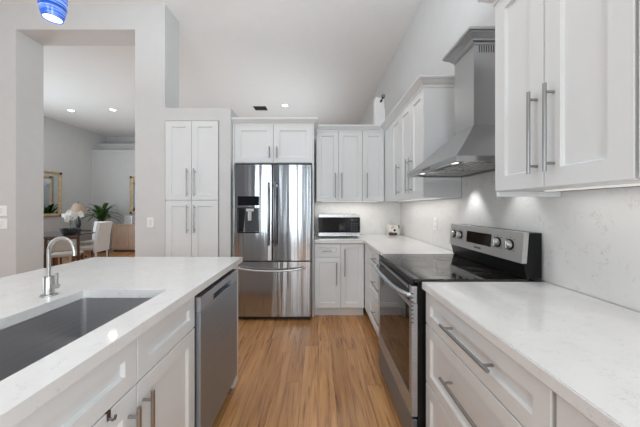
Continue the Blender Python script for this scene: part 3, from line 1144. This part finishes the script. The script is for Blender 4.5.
for ky in (2.062, 1.972, 1.562, 1.462):
    bm = B()
    x = RY1 - ky
    z = 1.089
    y = panel_y(z)
    tube(bm, [(x, y - 0.005, z), (x, y - 0.008, z), (x, y - 0.020, z), (x, y - 0.022, z)], [0.0245, 0.0245, 0.0225, 0.020], 28)
    kb = obj('knob', bm, M_STEEL, cpn, True)
    bm = B(); box(bm, x - 0.005, x + 0.005, y - 0.029, y - 0.0215, z - 0.021, z + 0.021, 0.002)
    obj('knob_grip', bm, M_FAUCET, kb)
    bm = B(); cyl(bm, (x, y + 0.002, z), (x, y - 0.0048, z), 0.030, 28)
    obj('knob_skirt', bm, M_BLACK, kb, True)
    for dx_, dz_ in ((0, 0.040), (0.030, 0.030), (-0.030, 0.030), (0.030, -0.030), (-0.030, -0.030)):
        face_box('dial_mark', x + dx_ - 0.0025, x + dx_ + 0.0025, z + dz_ - 0.0025, z + dz_ + 0.0025, 0.0006, M_BLACK, cpn)
lettering('SAMSUNG', 0.017, M_BLACK, cpn, (RY1 - 1.752, panel_y(1.028) - 0.001, 1.028), (PI / 2 - 0.075, 0, 0))

# ------------------------------------------------------------------ range hood
HX0, HYN, HYF = 0.706, 1.369, 2.121
CX, CYN, CYF = 0.949, 1.632, 1.862
t = thing('range_hood', 'stainless chimney range hood with crown top above the range', 'range hood', (0, 0, 0))
bm = B()
zl0, zl1, zc = 1.528, 1.556, 1.795
XW = XR - 0.002
rows = []
def hrow(xf, yn, yf, z):
    return [bm.verts.new(p) for p in ((xf, yn, z), (xf, yf, z), (XW, yf, z), (XW, yn, z))]
rows.append(hrow(HX0, HYN, HYF, zl0))
rows.append(hrow(HX0, HYN, HYF, zl1))
for k in range(1, 13):
    s = k / 12
    e = s + 0.025 * math.sin(PI * s)   # slight concave sweep towards the chimney
    e = min(1, e)
    zz = zl1 + (zc - zl1) * s
    rows.append(hrow(HX0 + (CX - HX0) * e, HYN + (CYN - HYN) * e, HYF + (CYF - HYF) * e, zz))
for a, b2 in zip(rows, rows[1:]):
    for k in range(4):
        bm.faces.new((a[k], a[(k + 1) % 4], b2[(k + 1) % 4], b2[k]))
bm.faces.new(rows[-1])
# open tray below: rim and recessed ceiling
ri = [bm.verts.new(p) for p in ((HX0 + 0.02, HYN + 0.02, zl0), (HX0 + 0.02, HYF - 0.02, zl0), (XW - 0.02, HYF - 0.02, zl0), (XW - 0.02, HYN + 0.02, zl0))]
ru = [bm.verts.new(v.co + Vector((0, 0, 0.018))) for v in ri]
for k in range(4):
    bm.faces.new((rows[0][k], rows[0][(k + 1) % 4], ri[(k + 1) % 4], ri[k]))
    bm.faces.new((ri[k], ri[(k + 1) % 4], ru[(k + 1) % 4], ru[k]))
bm.faces.new(ru)
cn = obj('canopy', bm, M_HOOD, t, True)
for k in range(2):
    y0 = HYN + 0.05 + k * 0.33
    bm = B(); box(bm, HX0 + 0.10, XW - 0.06, y0, y0 + 0.315, zl0 + 0.008, zl0 + 0.017)
    for j in range(7):
        xx = HX0 + 0.115 + j * 0.04
        box(bm, xx, xx + 0.022, y0 + 0.015, y0 + 0.30, zl0 + 0.003, zl0 + 0.0079)
    obj('baffle_filter', bm, M_STEEL, cn)
for yy in (HYN + 0.14, HYF - 0.14):
    bm = B(); lathe(bm, [(0.0, zl0 + 0.010), (0.019, zl0 + 0.010), (0.024, zl0 + 0.013)], (HX0 + 0.06, yy), 24)
    obj('hood_lamp', bm, M_HOODLAMP, cn)
for j in range(5):
    bm = B(); cyl(bm, (HX0 + 0.001, 1.70 + j * 0.024, 1.542), (HX0 - 0.003, 1.70 + j * 0.024, 1.542), 0.006, 12)
    obj('button', bm, M_DKHANDLE, cn)
bm = B(); box(bm, CX, XW, CYN, CYF, zc + 0.0005, 2.30)
ch = obj('chimney', bm, M_HOOD, t)
for j in range(9):
    bm = B(); x = CX + 0.030 + j * 0.0145
    box(bm, x, x + 0.007, CYN - 0.0008, CYN + 0.002, 2.235, 2.278)
    obj('vent_slot', bm, M_SLOT, ch)
crown(t, [(XW, CYF), (CX, CYF), (CX, CYN), (XW, CYN)][::-1] if False else [(XW, CYF), (CX, CYF), (CX, CYN), (XW, CYN)], 2.282, M_HOOD,
      [(-0.004, 0.0), (0.004, 0.0), (0.004, 0.012), (0.018, 0.018), (0.018, 0.026), (0.032, 0.036), (0.050, 0.050), (0.050, 0.056), (0.058, 0.058), (0.058, 0.073), (-0.004, 0.073)], 'crown_top')
for yy, p in ((HYN + 0.14, 1.1), (HYF - 0.14, 1.8)):
    l = bpy.data.lights.new('hood_lamp_light', 'SPOT')
    l.energy = p * 3
    l.spot_size = math.radians(75)
    l.spot_blend = 0.6
    l.shadow_soft_size = 0.03
    lo = bpy.data.objects.new('hood_lamp_light', l)
    COL.objects.link(lo)
    lo.location = (1.06, yy, zl0 - 0.01)
    lo.rotation_euler = (0, math.radians(-6), 0)

# ------------------------------------------------------------------ microwave
t = thing('microwave', 'stainless and black microwave on the corner countertop', 'microwave', (0.006, 3.35, ZT), 0)
MW, MH = 0.52, 0.292
bm = B(); box(bm, 0.0, MW, 0.022, 0.36, 0.014, MH, 0.004)
obj('body', bm, M_GREYPL, t)
bm = B(); box(bm, 0.0, 0.375, 0.0, 0.021, 0.062, MH - 0.042, 0.002)
d = obj('door', bm, M_PANELGLASS, t)
bm = B(); box(bm, 0.055, 0.330, -0.0008, 0.002, 0.085, MH - 0.068)
obj('window_mesh', bm, M_BLACKGLASS, d)
bm = B(); box(bm, 0.0, MW, -0.001, 0.021, MH - 0.041, MH - 0.002, 0.003)
obj('top_trim', bm, M_STEEL, t)
bm = B(); box(bm, 0.0, MW, -0.001, 0.021, 0.016, 0.061, 0.003)
obj('bottom_trim', bm, M_STEEL, t)
bm = B(); box(bm, 0.377, MW, 0.0, 0.021, 0.062, MH - 0.042, 0.002)
cp = obj('control_panel', bm, M_PANELGLASS, t)
bm = B(); box(bm, 0.400, 0.495, -0.001, 0.002, 0.205, 0.232)
obj('display', bm, M_DISPLAY, cp)
for r in range(4):
    for c in range(3):
        bm = B(); box(bm, 0.402 + c * 0.033, 0.426 + c * 0.033, -0.001, 0.002, 0.082 + r * 0.028, 0.100 + r * 0.028)
        obj('key', bm, M_DARK, cp)
bm = B(); box(bm, 0.47, MW + 0.006, -0.006, -0.0015, 0.024, 0.052, 0.002)
obj('door_button', bm, M_STEEL, t)
for fx in (0.04, MW - 0.04):
    for fy in (0.05, 0.32):
        bm = B(); cyl(bm, (fx, fy, 0.0005), (fx, fy, 0.0138), 0.012, 12)
        obj('foot', bm, M_BLACK, t)

# ------------------------------------------------------------------ small kitchen things
t = thing('patterned_box', 'small square white ceramic box with dark floral print in the counter corner', 'box', (1.025, 3.66, ZT + 0.0005), 0.1)
bm = B(); box(bm, -0.072, 0.072, -0.055, 0.055, 0.0, 0.142, 0.010, 3)
obj('body', bm, M_FLORAL, t)
bm = B(); lathe(bm, [(0.0, 0.0), (0.016, 0.0), (0.013, 0.004), (0.0, 0.005)], (0, 0), 20)
bmesh.ops.rotate(bm, verts=bm.verts, cent=(0, 0, 0), matrix=Matrix.Rotation(PI / 2, 3, 'X'))
bmesh.ops.translate(bm, verts=bm.verts, vec=(0.0, -0.0552, 0.068))
obj('flower_centre', bm, M_BLACK, t)

def plate(name, label, loc, rotz, w, h, kind):
    t = thing(name, label, 'switch' if kind == 'switch' else 'outlet', loc, rotz)
    bm = B(); box(bm, -w / 2, w / 2, -0.006, -0.0005, -h / 2, h / 2, 0.002)
    obj('cover_plate', bm, M_WHITEPL, t)
    if kind == 'switch':
        bm = B(); box(bm, -0.017, 0.017, -0.010, -0.0062, -0.033, 0.033, 0.002)
        obj('rocker', bm, M_CERAMIC, t)
    else:
        for s in (-1, 1):
            bm = B(); box(bm, -0.016, 0.016, -0.009, -0.0062, s * 0.022 - 0.015, s * 0.022 + 0.015, 0.002)
            obj('receptacle', bm, M_CERAMIC, t)
    return t

plate('light_switch', 'white light switch on the grey wall just left of the pantry', (-1.93, YP0, 1.118), 0, 0.078, 0.118, 'switch')
plate('light_switch', 'upper of two white switch plates at the left edge of the photo', (-3.655, YP0, 1.253), 0, 0.15, 0.118, 'switch')
plate('light_switch', 'lower of two white switch plates at the left edge of the photo', (-3.65, YP0, 1.104), 0, 0.15, 0.118, 'switch')
plate('wall_outlet', 'white outlet on the right backsplash between range and microwave corner', (XR, 2.64, 1.13), -PI / 2, 0.072, 0.118, 'outlet')

# camera on the white post above the corner uppers
t = thing('post_block', 'white upright block standing on the corner wall behind the upper cabinets', 'post', (0.872, 3.835, 2.3005), 0)
bm = B(); prism(bm, [(-0.065, 0.0), (0.075, 0.0), (0.075, 0.34), (0.060, 0.40), (0.060, 0.52), (-0.055, 0.55), (-0.065, 0.50)], 'Y', -0.06, 0.06)
obj('block', bm, M_WHITEPL, t)
t = thing('security_camera', 'tiny black security camera on top of the white corner post', 'camera', (0.885, 3.76, 2.785), 0)
bm = B(); cyl(bm, (0.0, 0.014, 0.0), (0.0, -0.004, 0.0), 0.014, 14); tube(bm, [(0, -0.004, 0), (0.006, -0.020, 0.012), (0.018, -0.024, 0.03)], 0.007, 8)
obj('mount_arm', bm, M_BLACK, t, True)
bm = B(); tube(bm, [(0.028, -0.005, 0.052), (0.018, -0.055, 0.046)], [0.020, 0.023], 16)
hd = obj('camera_head', bm, M_BLACK, t, True)
bm = B(); tube(bm, [(0.0183, -0.0545, 0.0460), (0.0180, -0.057, 0.0458)], 0.013, 14)
obj('lens', bm, M_GREYPL, hd)

# ------------------------------------------------------------------ ceiling fittings
def downlight(x, y, label, grp='recessed ceiling lights', power=3.5, mesh=True):
    t = thing('downlight', label, 'ceiling light', (x, y, CEIL), 0, grp)
    bm = B(); lathe(bm, [(0.062, -0.002), (0.066, -0.008), (0.090, -0.006), (0.092, -0.0005), (0.062, -0.0005)], (0, 0), 28)
    obj('trim_ring', bm, M_WHITEPL, t, True)
    bm = B(); lathe(bm, [(0.0, -0.004), (0.0615, -0.004), (0.0615, -0.001), (0.0, -0.001)], (0, 0), 28)
    obj('lens', bm, M_LAMPON, t)
    downlamp(x, y, CEIL - 0.02, power)

downlight(-0.76, 6.17, 'round recessed ceiling light above the refrigerator cabinet')
downlight(-5.98, 6.49, 'left of two round recessed ceiling lights seen through the dining opening')
downlight(-4.94, 6.45, 'right of two round recessed ceiling lights seen through the dining opening')
for (x, y) in ((-0.05, 0.9), (-0.05, -1.2), (-2.6, 0.9), (-2.6, -1.2), (-0.05, 2.6), (-4.6, 0.0)):
    downlamp(x, y, CEIL - 0.02, 3.5)
t = thing('ceiling_vent', 'small dark slotted air vent in the ceiling above the refrigerator', 'vent', (-1.36, 6.34, CEIL), 0)
bm = B(); holed(bm, [-0.18, -0.15, 0.15, 0.18], [-0.17, -0.14, 0.14, 0.17], -0.010, -0.0005)
obj('frame', bm, M_WHITEPL, t)
bm = B(); box(bm, -0.149, 0.149, -0.139, 0.139, -0.003, -0.0005)
obj('duct', bm, M_SLOT, t)
for k in range(7):
    bm = B(); y = -0.12 + k * 0.036
    prism(bm, [(y, -0.010), (y + 0.010, -0.0035), (y + 0.013, -0.0035), (y + 0.003, -0.010)], 'X', -0.149, 0.149)
    obj('louvre', bm, M_DARK, t)

# pendant over the island
PX, PY, PZ = -1.188, 1.20, 2.135
t = thing('pendant_lamp', 'blue swirled glass pendant lamp hanging over the island', 'pendant lamp', (PX, PY, PZ), 0)
bm = B()
prof = [(0.036, 0.0), (0.042, 0.020), (0.0485, 0.055), (0.051, 0.085), (0.049, 0.12), (0.042, 0.155), (0.030, 0.185), (0.018, 0.20)]
lathe(bm, prof + [(r - 0.0025, z) for r, z in reversed(prof)] + [prof[0]], (0, 0), 36)
obj('shade', bm, M_PENDANT, t, True)
bm = B(); lathe(bm, [(0.0, 0.004), (0.0325, 0.004), (0.036, 0.016), (0.0, 0.016)], (0, 0), 28)
obj('bulb_diffuser', bm, M_PENDGLOW, t, True)
bm = B(); lathe(bm, [(0.0, 0.201), (0.018, 0.201), (0.016, 0.26), (0.004, 0.275), (0.0, 0.275)], (0, 0), 20)
obj('socket_cap', bm, M_STEEL, t, True)
bm = B(); cyl(bm, (0, 0, 0.274), (0, 0, CEIL - PZ - 0.024), 0.003, 8)
obj('cord', bm, M_DARK, t)
bm = B(); lathe(bm, [(0.0, CEIL - PZ - 0.026), (0.055, CEIL - PZ - 0.022), (0.06, CEIL - PZ - 0.0005), (0.0, CEIL - PZ - 0.0005)], (0, 0), 24)
obj('ceiling_canopy', bm, M_STEEL, t, True)
l = bpy.data.lights.new('pendant_light', 'SPOT')
l.energy = 0.5
l.spot_size = math.radians(110)
l.spot_blend = 0.7
l.shadow_soft_size = 0.03
lo = bpy.data.objects.new('pendant_light', l)
COL.objects.link(lo)
lo.location = (PX, PY, PZ - 0.005)

# ------------------------------------------------------------------ dining room beyond the opening
# sideboard
t = thing('sideboard', 'pale washed-oak sideboard against the far dining wall', 'sideboard', (-5.98, 7.75, 0), 0)
SW = 1.5
bm = B(); box(bm, 0.0, SW, 0.02, 0.5, 0.06, 0.77)
obj('body', bm, M_SIDEBOARD, t)
bm = B(); box(bm, -0.02, SW + 0.02, -0.01, 0.52, 0.771, 0.81, 0.004)
obj('top', bm, M_SIDEBOARD, t)
for k in range(3):
    bm = B(); box(bm, 0.02 + k * 0.488, 0.02 + k * 0.488 + 0.482, 0.0, 0.019, 0.10, 0.765, 0.003)
    obj('door', bm, M_SIDEBOARD, t)
bm = B(); box(bm, 0.03, SW - 0.03, 0.05, 0.48, 0.0, 0.059)
obj('plinth', bm, M_DKWOOD, t)
# things on it
t = thing('photo_frame', 'small square glass picture frame standing on the oak sideboard', 'picture frame', (-5.60, 7.90, 0.8105), 0)
bm = B(); holed(bm, [-0.12, -0.105, 0.105, 0.12], [0.0, 0.015, 0.215, 0.23], 0.0, 0.02); flip_yz(bm)
obj('frame', bm, M_STEEL, t)
bm = B(); box(bm, -0.104, 0.104, 0.006, 0.014, 0.016, 0.214)
obj('picture', bm, M_PHOTO, t)
bm = B(); lathe(bm, [(0.0, 0.0), (0.055, 0.0), (0.075, 0.06), (0.07, 0.15), (0.045, 0.21), (0.05, 0.23), (0.04, 0.23), (0.0, 0.2)], (0, 0), 24)
o = obj('white_vase', bm, M_CERAMIC, None, True, (-5.30, 7.92, 0.8105))
tag(o, 'white ceramic vase on the oak sideboard beside the glass frame', 'vase')

def gilt(name, label, cat, loc, rotz, w, h, fw=0.10):
    t = thing(name, label, cat, loc, rotz)
    bm = B()
    sec = [(0.0, -0.0005), (0.0, -0.030), (fw * 0.35, -0.045), (fw * 0.8, -0.020), (fw, -0.018), (fw, -0.0005)]
    n = len(sec)
    V = []
    for (sx_, sz_) in ((-1, -1), (1, -1), (1, 1), (-1, 1)):
        V.append([bm.verts.new((sx_ * (w / 2 - a), y, h / 2 * (1 + sz_) - sz_ * a)) for a, y in sec])
    for k in range(4):
        a, b2 = V[k], V[(k + 1) % 4]
        for j in range(n):
            bm.faces.new((a[j], a[(j + 1) % n], b2[(j + 1) % n], b2[j]))
    obj('frame', bm, M_GOLD, t)
    for (sx_, sz_) in ((-1, -1), (1, -1), (1, 1), (-1, 1)):
        bm = B(); box(bm, sx_ * (w / 2 - fw * 0.45) - 0.03, sx_ * (w / 2 - fw * 0.45) + 0.03, -0.056, -0.044, h / 2 * (1 + sz_) - sz_ * fw * 0.45 - 0.03, h / 2 * (1 + sz_) - sz_ * fw * 0.45 + 0.03, 0.01)
        obj('corner_ornament', bm, M_BRONZE, t)
    bm = B(); box(bm, -w / 2 + fw - 0.002, w / 2 - fw + 0.002, -0.014, -0.004, fw - 0.002, h - fw + 0.002)
    obj('mirror', bm, M_MIRROR, t)
    return t
gilt('gilt_mirror', 'gold framed mirror on the left dining wall', 'mirror', (XL, 6.75, 1.045), PI / 2, 1.18, 1.20, 0.085)
gilt('gilt_mirror', 'gold frame edge on the far dining wall above the sideboard', 'mirror', (-5.36, YF, 1.08), 0, 0.95, 1.18, 0.085)

# dining table
t = thing('dining_table', 'dark glass topped dining table on a cherry wood pedestal', 'table', (-5.72, 5.72, 0), 0)
bm = B(); box(bm, -0.68, 0.68, -0.56, 0.56, 0.705, 0.725, 0.006)
obj('table_top', bm, M_TGLASS, t)
bm = B(); box(bm, -0.28, 0.36, -0.26, 0.26, 0.650, 0.7045, 0.006)
obj('apron', bm, M_ORWOOD, t)
for sx_ in (-0.22, 0.30):
    for sy_ in (-0.2, 0.2):
        bm = B(); box(bm, sx_ - 0.035, sx_ + 0.035, sy_ - 0.035, sy_ + 0.035, 0.0, 0.6495, 0.006)
        obj('leg', bm, M_ORWOOD, t)


def parsons(label, loc, rotz, backm, seatm, legm, w=0.41, hb=0.97, group='dining chairs'):
    """upholstered chair facing local -y... seat towards +y of its back"""
    t = thing('dining_chair', label, 'chair', loc, rotz, group)
    bm = B(); box(bm, -w / 2, w / 2, 0.0, 0.48, 0.40, 0.47, 0.02, 3)
    obj('seat', bm, seatm, t, True)
    bm = B()
    prof = []
    for k in range(9):
        s = k / 8
        z = 0.36 + (hb - 0.36) * s
        prof.append((-0.008 - 0.075 * s ** 1.8, z))
    prof2 = [(y - 0.055, z) for y, z in reversed(prof)]
    prism(bm, prof + prof2, 'X', -w / 2, w / 2)
    bmesh.ops.bevel(bm, geom=[e for e in bm.edges if e.calc_face_angle(0) > 0.9], offset=0.012, segments=2, affect='EDGES')
    obj('backrest', bm, backm, t, True)
    for sx_ in (-1, 1):
        for y, z1 in ((-0.035, 0.36), (0.44, 0.40)):
            bm = B(); tube(bm, [(sx_ * (w / 2 - 0.03), y, 0.0), (sx_ * (w / 2 - 0.03), y, z1 + 0.005)], [0.013, 0.02], 8)
            obj('leg', bm, legm, t)
    return t

# local +y is the direction the chair faces
parsons('pale grey high-back dining chair at the right end of the table', (-4.66, 5.72, 0), PI / 2 + 0.12, M_CHAIR, M_CHAIRSEAT, M_CHAIR)
parsons('light grey dining chair on the far side of the table, below the plant', (-5.52, 6.78, 0), PI, M_CHAIR, M_CHAIRSEAT, M_DKWOOD, hb=0.93)
parsons('slate grey dining chair at the left edge of the dining opening', (-5.26, 4.86, 0), 0.0, M_GREYCHAIR, M_GREYCHAIR, M_DKWOOD, hb=1.0)
# low wooden chair near the orchid
t = thing('wooden_chair', 'dark wood framed low chair with beige pads in front of the table', 'chair', (-4.50, 4.72, 0), 0.55)
bm = B(); box(bm, -0.21, 0.21, 0.03, 0.43, 0.41, 0.46, 0.012)
obj('seat', bm, M_CHAIRSEAT, t)
bm = B(); box(bm, -0.19, 0.19, -0.012, 0.022, 0.52, 0.72, 0.008)
obj('backrest', bm, M_CHAIRSEAT, t)
bm = B(); box(bm, -0.23, 0.23, -0.014, 0.024, 0.722, 0.765, 0.006)
obj('top_rail', bm, M_DKWOOD, t)
for sx_ in (-1, 1):
    bm = B(); box(bm, sx_ * 0.213 - 0.017, sx_ * 0.213 + 0.017, -0.016, 0.020, 0.0, 0.721, 0.004)
    obj('leg', bm, M_DKWOOD, t)
    bm = B(); box(bm, sx_ * 0.200 - 0.017, sx_ * 0.200 + 0.017, 0.38, 0.416, 0.0, 0.41, 0.004)
    obj('leg', bm, M_DKWOOD, t)
    bm = B(); box(bm, sx_ * 0.207 - 0.012, sx_ * 0.207 + 0.012, 0.021, 0.379, 0.20, 0.225)
    obj('stretcher', bm, M_DKWOOD, t)

# orchid in a black bowl on the table
t = thing('potted_orchid', 'white orchid in a black bowl on the dining table', 'plant', (-5.20, 5.62, 0.7255), 0)
bm = B(); lathe(bm, [(0.0, 0.0), (0.10, 0.0), (0.13, 0.02), (0.165, 0.115), (0.158, 0.115), (0.12, 0.03), (0.0, 0.02)], (0, 0), 28)
obj('bowl', bm, M_POT, t, True)
bm = B(); lathe(bm, [(0.0, 0.09), (0.148, 0.09), (0.138, 0.075), (0.0, 0.07)], (0, 0), 24)
obj('soil', bm, M_SOIL, t)
def strap(bm, base, az, length, width, rise, droop, n=7):
    """one arching strap leaf"""
    d = Vector((math.cos(az), math.sin(az), 0))
    sd = Vector((-math.sin(az), math.cos(az), 0))
    prev = None
    for k in range(n + 1):
        s = k / n
        c = Vector(base) + d * (length * (s * 0.85)) + Vector((0, 0, rise * s - droop * s * s))
        w = width * (0.55 + 1.2 * s - 1.6 * s * s) if s < 1 else 0.0
        w = max(w, 0.002)
        fold = Vector((0, 0, w * 0.35))
        row = [bm.verts.new(c - sd * w + fold), bm.verts.new(c), bm.verts.new(c + sd * w + fold)]
        if prev:
            for j in (0, 1):
                bm.faces.new((prev[j], prev[j + 1], row[j + 1], row[j]))
        prev = row
bm = B()
for k in range(7):
    strap(bm, (random.uniform(-.02, .02), random.uniform(-.02, .02), 0.09), k * 0.9 + 0.2, 0.19, 0.028, 0.13, 0.12)
obj('leaves', bm, M_ORLEAF, t, True)
blooms = []
for az, ln, hz in ((0.35, 0.20, 0.38), (2.7, 0.22, 0.36), (-0.6, 0.13, 0.42), (1.6, 0.12, 0.36)):
    bm = B()
    pts = []
    for k in range(9):
        s = k / 8
        p = Vector((math.cos(az) * ln * s ** 1.6, math.sin(az) * ln * s ** 1.6, 0.09 + hz * math.sin(s * 2.1) / 1.0 * 0.92))
        pts.append(p)
        if k >= 3:
            blooms.append(p)
    tube(bm, pts, 0.0035, 6)
    obj('stem', bm, M_ORLEAF, t)
for p in blooms:
    bm = B()
    c = p + Vector((random.uniform(-.03, .03), random.uniform(-.03, .03), random.uniform(-.03, .02)))
    nrm = Vector((random.uniform(-.2, .9), random.uniform(-1, -.3), random.uniform(-.2, .3))).normalized()
    u = nrm.orthogonal().normalized()
    w = nrm.cross(u)
    for j in range(5):
        a = 2 * PI * j / 5 + random.uniform(-.2, .2)
        d = math.cos(a) * u + math.sin(a) * w
        e = -math.sin(a) * u + math.cos(a) * w
        r = 0.055
        q = [c, c + d * r * 0.5 + e * r * 0.45 + nrm * 0.006, c + d * r + nrm * 0.002, c + d * r * 0.5 - e * r * 0.45 + nrm * 0.006]
        q2 = [x - nrm * 0.002 for x in q]
        v = [bm.verts.new(x) for x in q]
        v2 = [bm.verts.new(x) for x in q2]
        bm.faces.new(v)
        bm.faces.new(list(reversed(v2)))
        for k in range(4):
            bm.faces.new((v[k], v2[k], v2[(k + 1) % 4], v[(k + 1) % 4]))
    obj('blossom', bm, M_PETAL, t)

# tall plant in a dark planter left of the sideboard
t = thing('potted_plant', 'green strap-leaved plant in a tall dark planter beside the sideboard', 'plant', (-6.25, 7.74, 0), 0)
bm = B(); lathe(bm, [(0.0, 0.0), (0.13, 0.0), (0.19, 0.80), (0.175, 0.80), (0.16, 0.74), (0.0, 0.72)], (0, 0), 28)
obj('planter', bm, M_POT, t, True)
bm = B(); lathe(bm, [(0.0, 0.765), (0.165, 0.762), (0.158, 0.745), (0.0, 0.74)], (0, 0), 24)
obj('soil', bm, M_SOIL, t)
bm = B()
for k in range(28):
    lvl = k / 28
    az = k * 2.399
    ln = 0.64 - 0.26 * lvl + random.uniform(-.05, .05)
    strap(bm, (0.02 * math.cos(az), 0.02 * math.sin(az), 0.86 + 0.14 * lvl), az, ln, 0.058, 0.55 + 0.38 * lvl, 0.58 - 0.10 * lvl, 9)
obj('foliage', bm, M_LEAF, t, True)
bm = B(); tube(bm, [(0, 0, 0.76), (0, 0, 1.02)], 0.022, 10)
obj('stem', bm, M_LEAF, t)

# lamp on a round side table in the corner
t = thing('side_table', 'round dark side table under the beige lamp in the dining corner', 'table', (-6.17, 6.90, 0), 0)
bm = B(); lathe(bm, [(0.0, 0.66), (0.25, 0.66), (0.26, 0.67), (0.26, 0.69), (0.0, 0.69)], (0, 0), 32)
obj('table_top', bm, M_DKWOOD, t)
bm = B(); lathe(bm, [(0.0, 0.0), (0.17, 0.0), (0.17, 0.02), (0.03, 0.06), (0.03, 0.6595), (0.0, 0.6595)], (0, 0), 24)
obj('pedestal', bm, M_DKWOOD, t, True)
t = thing('table_lamp', 'table lamp with beige cone shade and dark base in the dining corner', 'lamp', (-6.17, 6.90, 0.6905), 0)
bm = B(); lathe(bm, [(0.0, 0.0), (0.075, 0.0), (0.075, 0.02), (0.03, 0.05), (0.055, 0.16), (0.05, 0.24), (0.018, 0.32), (0.012, 0.46), (0.0, 0.46)], (0, 0), 24)
obj('base', bm, M_BRONZE, t, True)
bm = B(); pr = [(0.195, 0.44), (0.185, 0.48), (0.09, 0.70)]
lathe(bm, pr + [(r - 0.004, z) for r, z in reversed(pr)] + [pr[0]], (0, 0), 32)
obj('shade', bm, M_SHADE, t, True)
bm = B(); cyl(bm, (0, 0, 0.4605), (0, 0, 0.735), 0.006, 8); cyl(bm, (-0.088, 0, 0.695), (0.088, 0, 0.695), 0.003, 6); lathe(bm, [(0.0, 0.735), (0.012, 0.74), (0.0, 0.757)], (0, 0), 12)
obj('finial', bm, M_BRONZE, t)
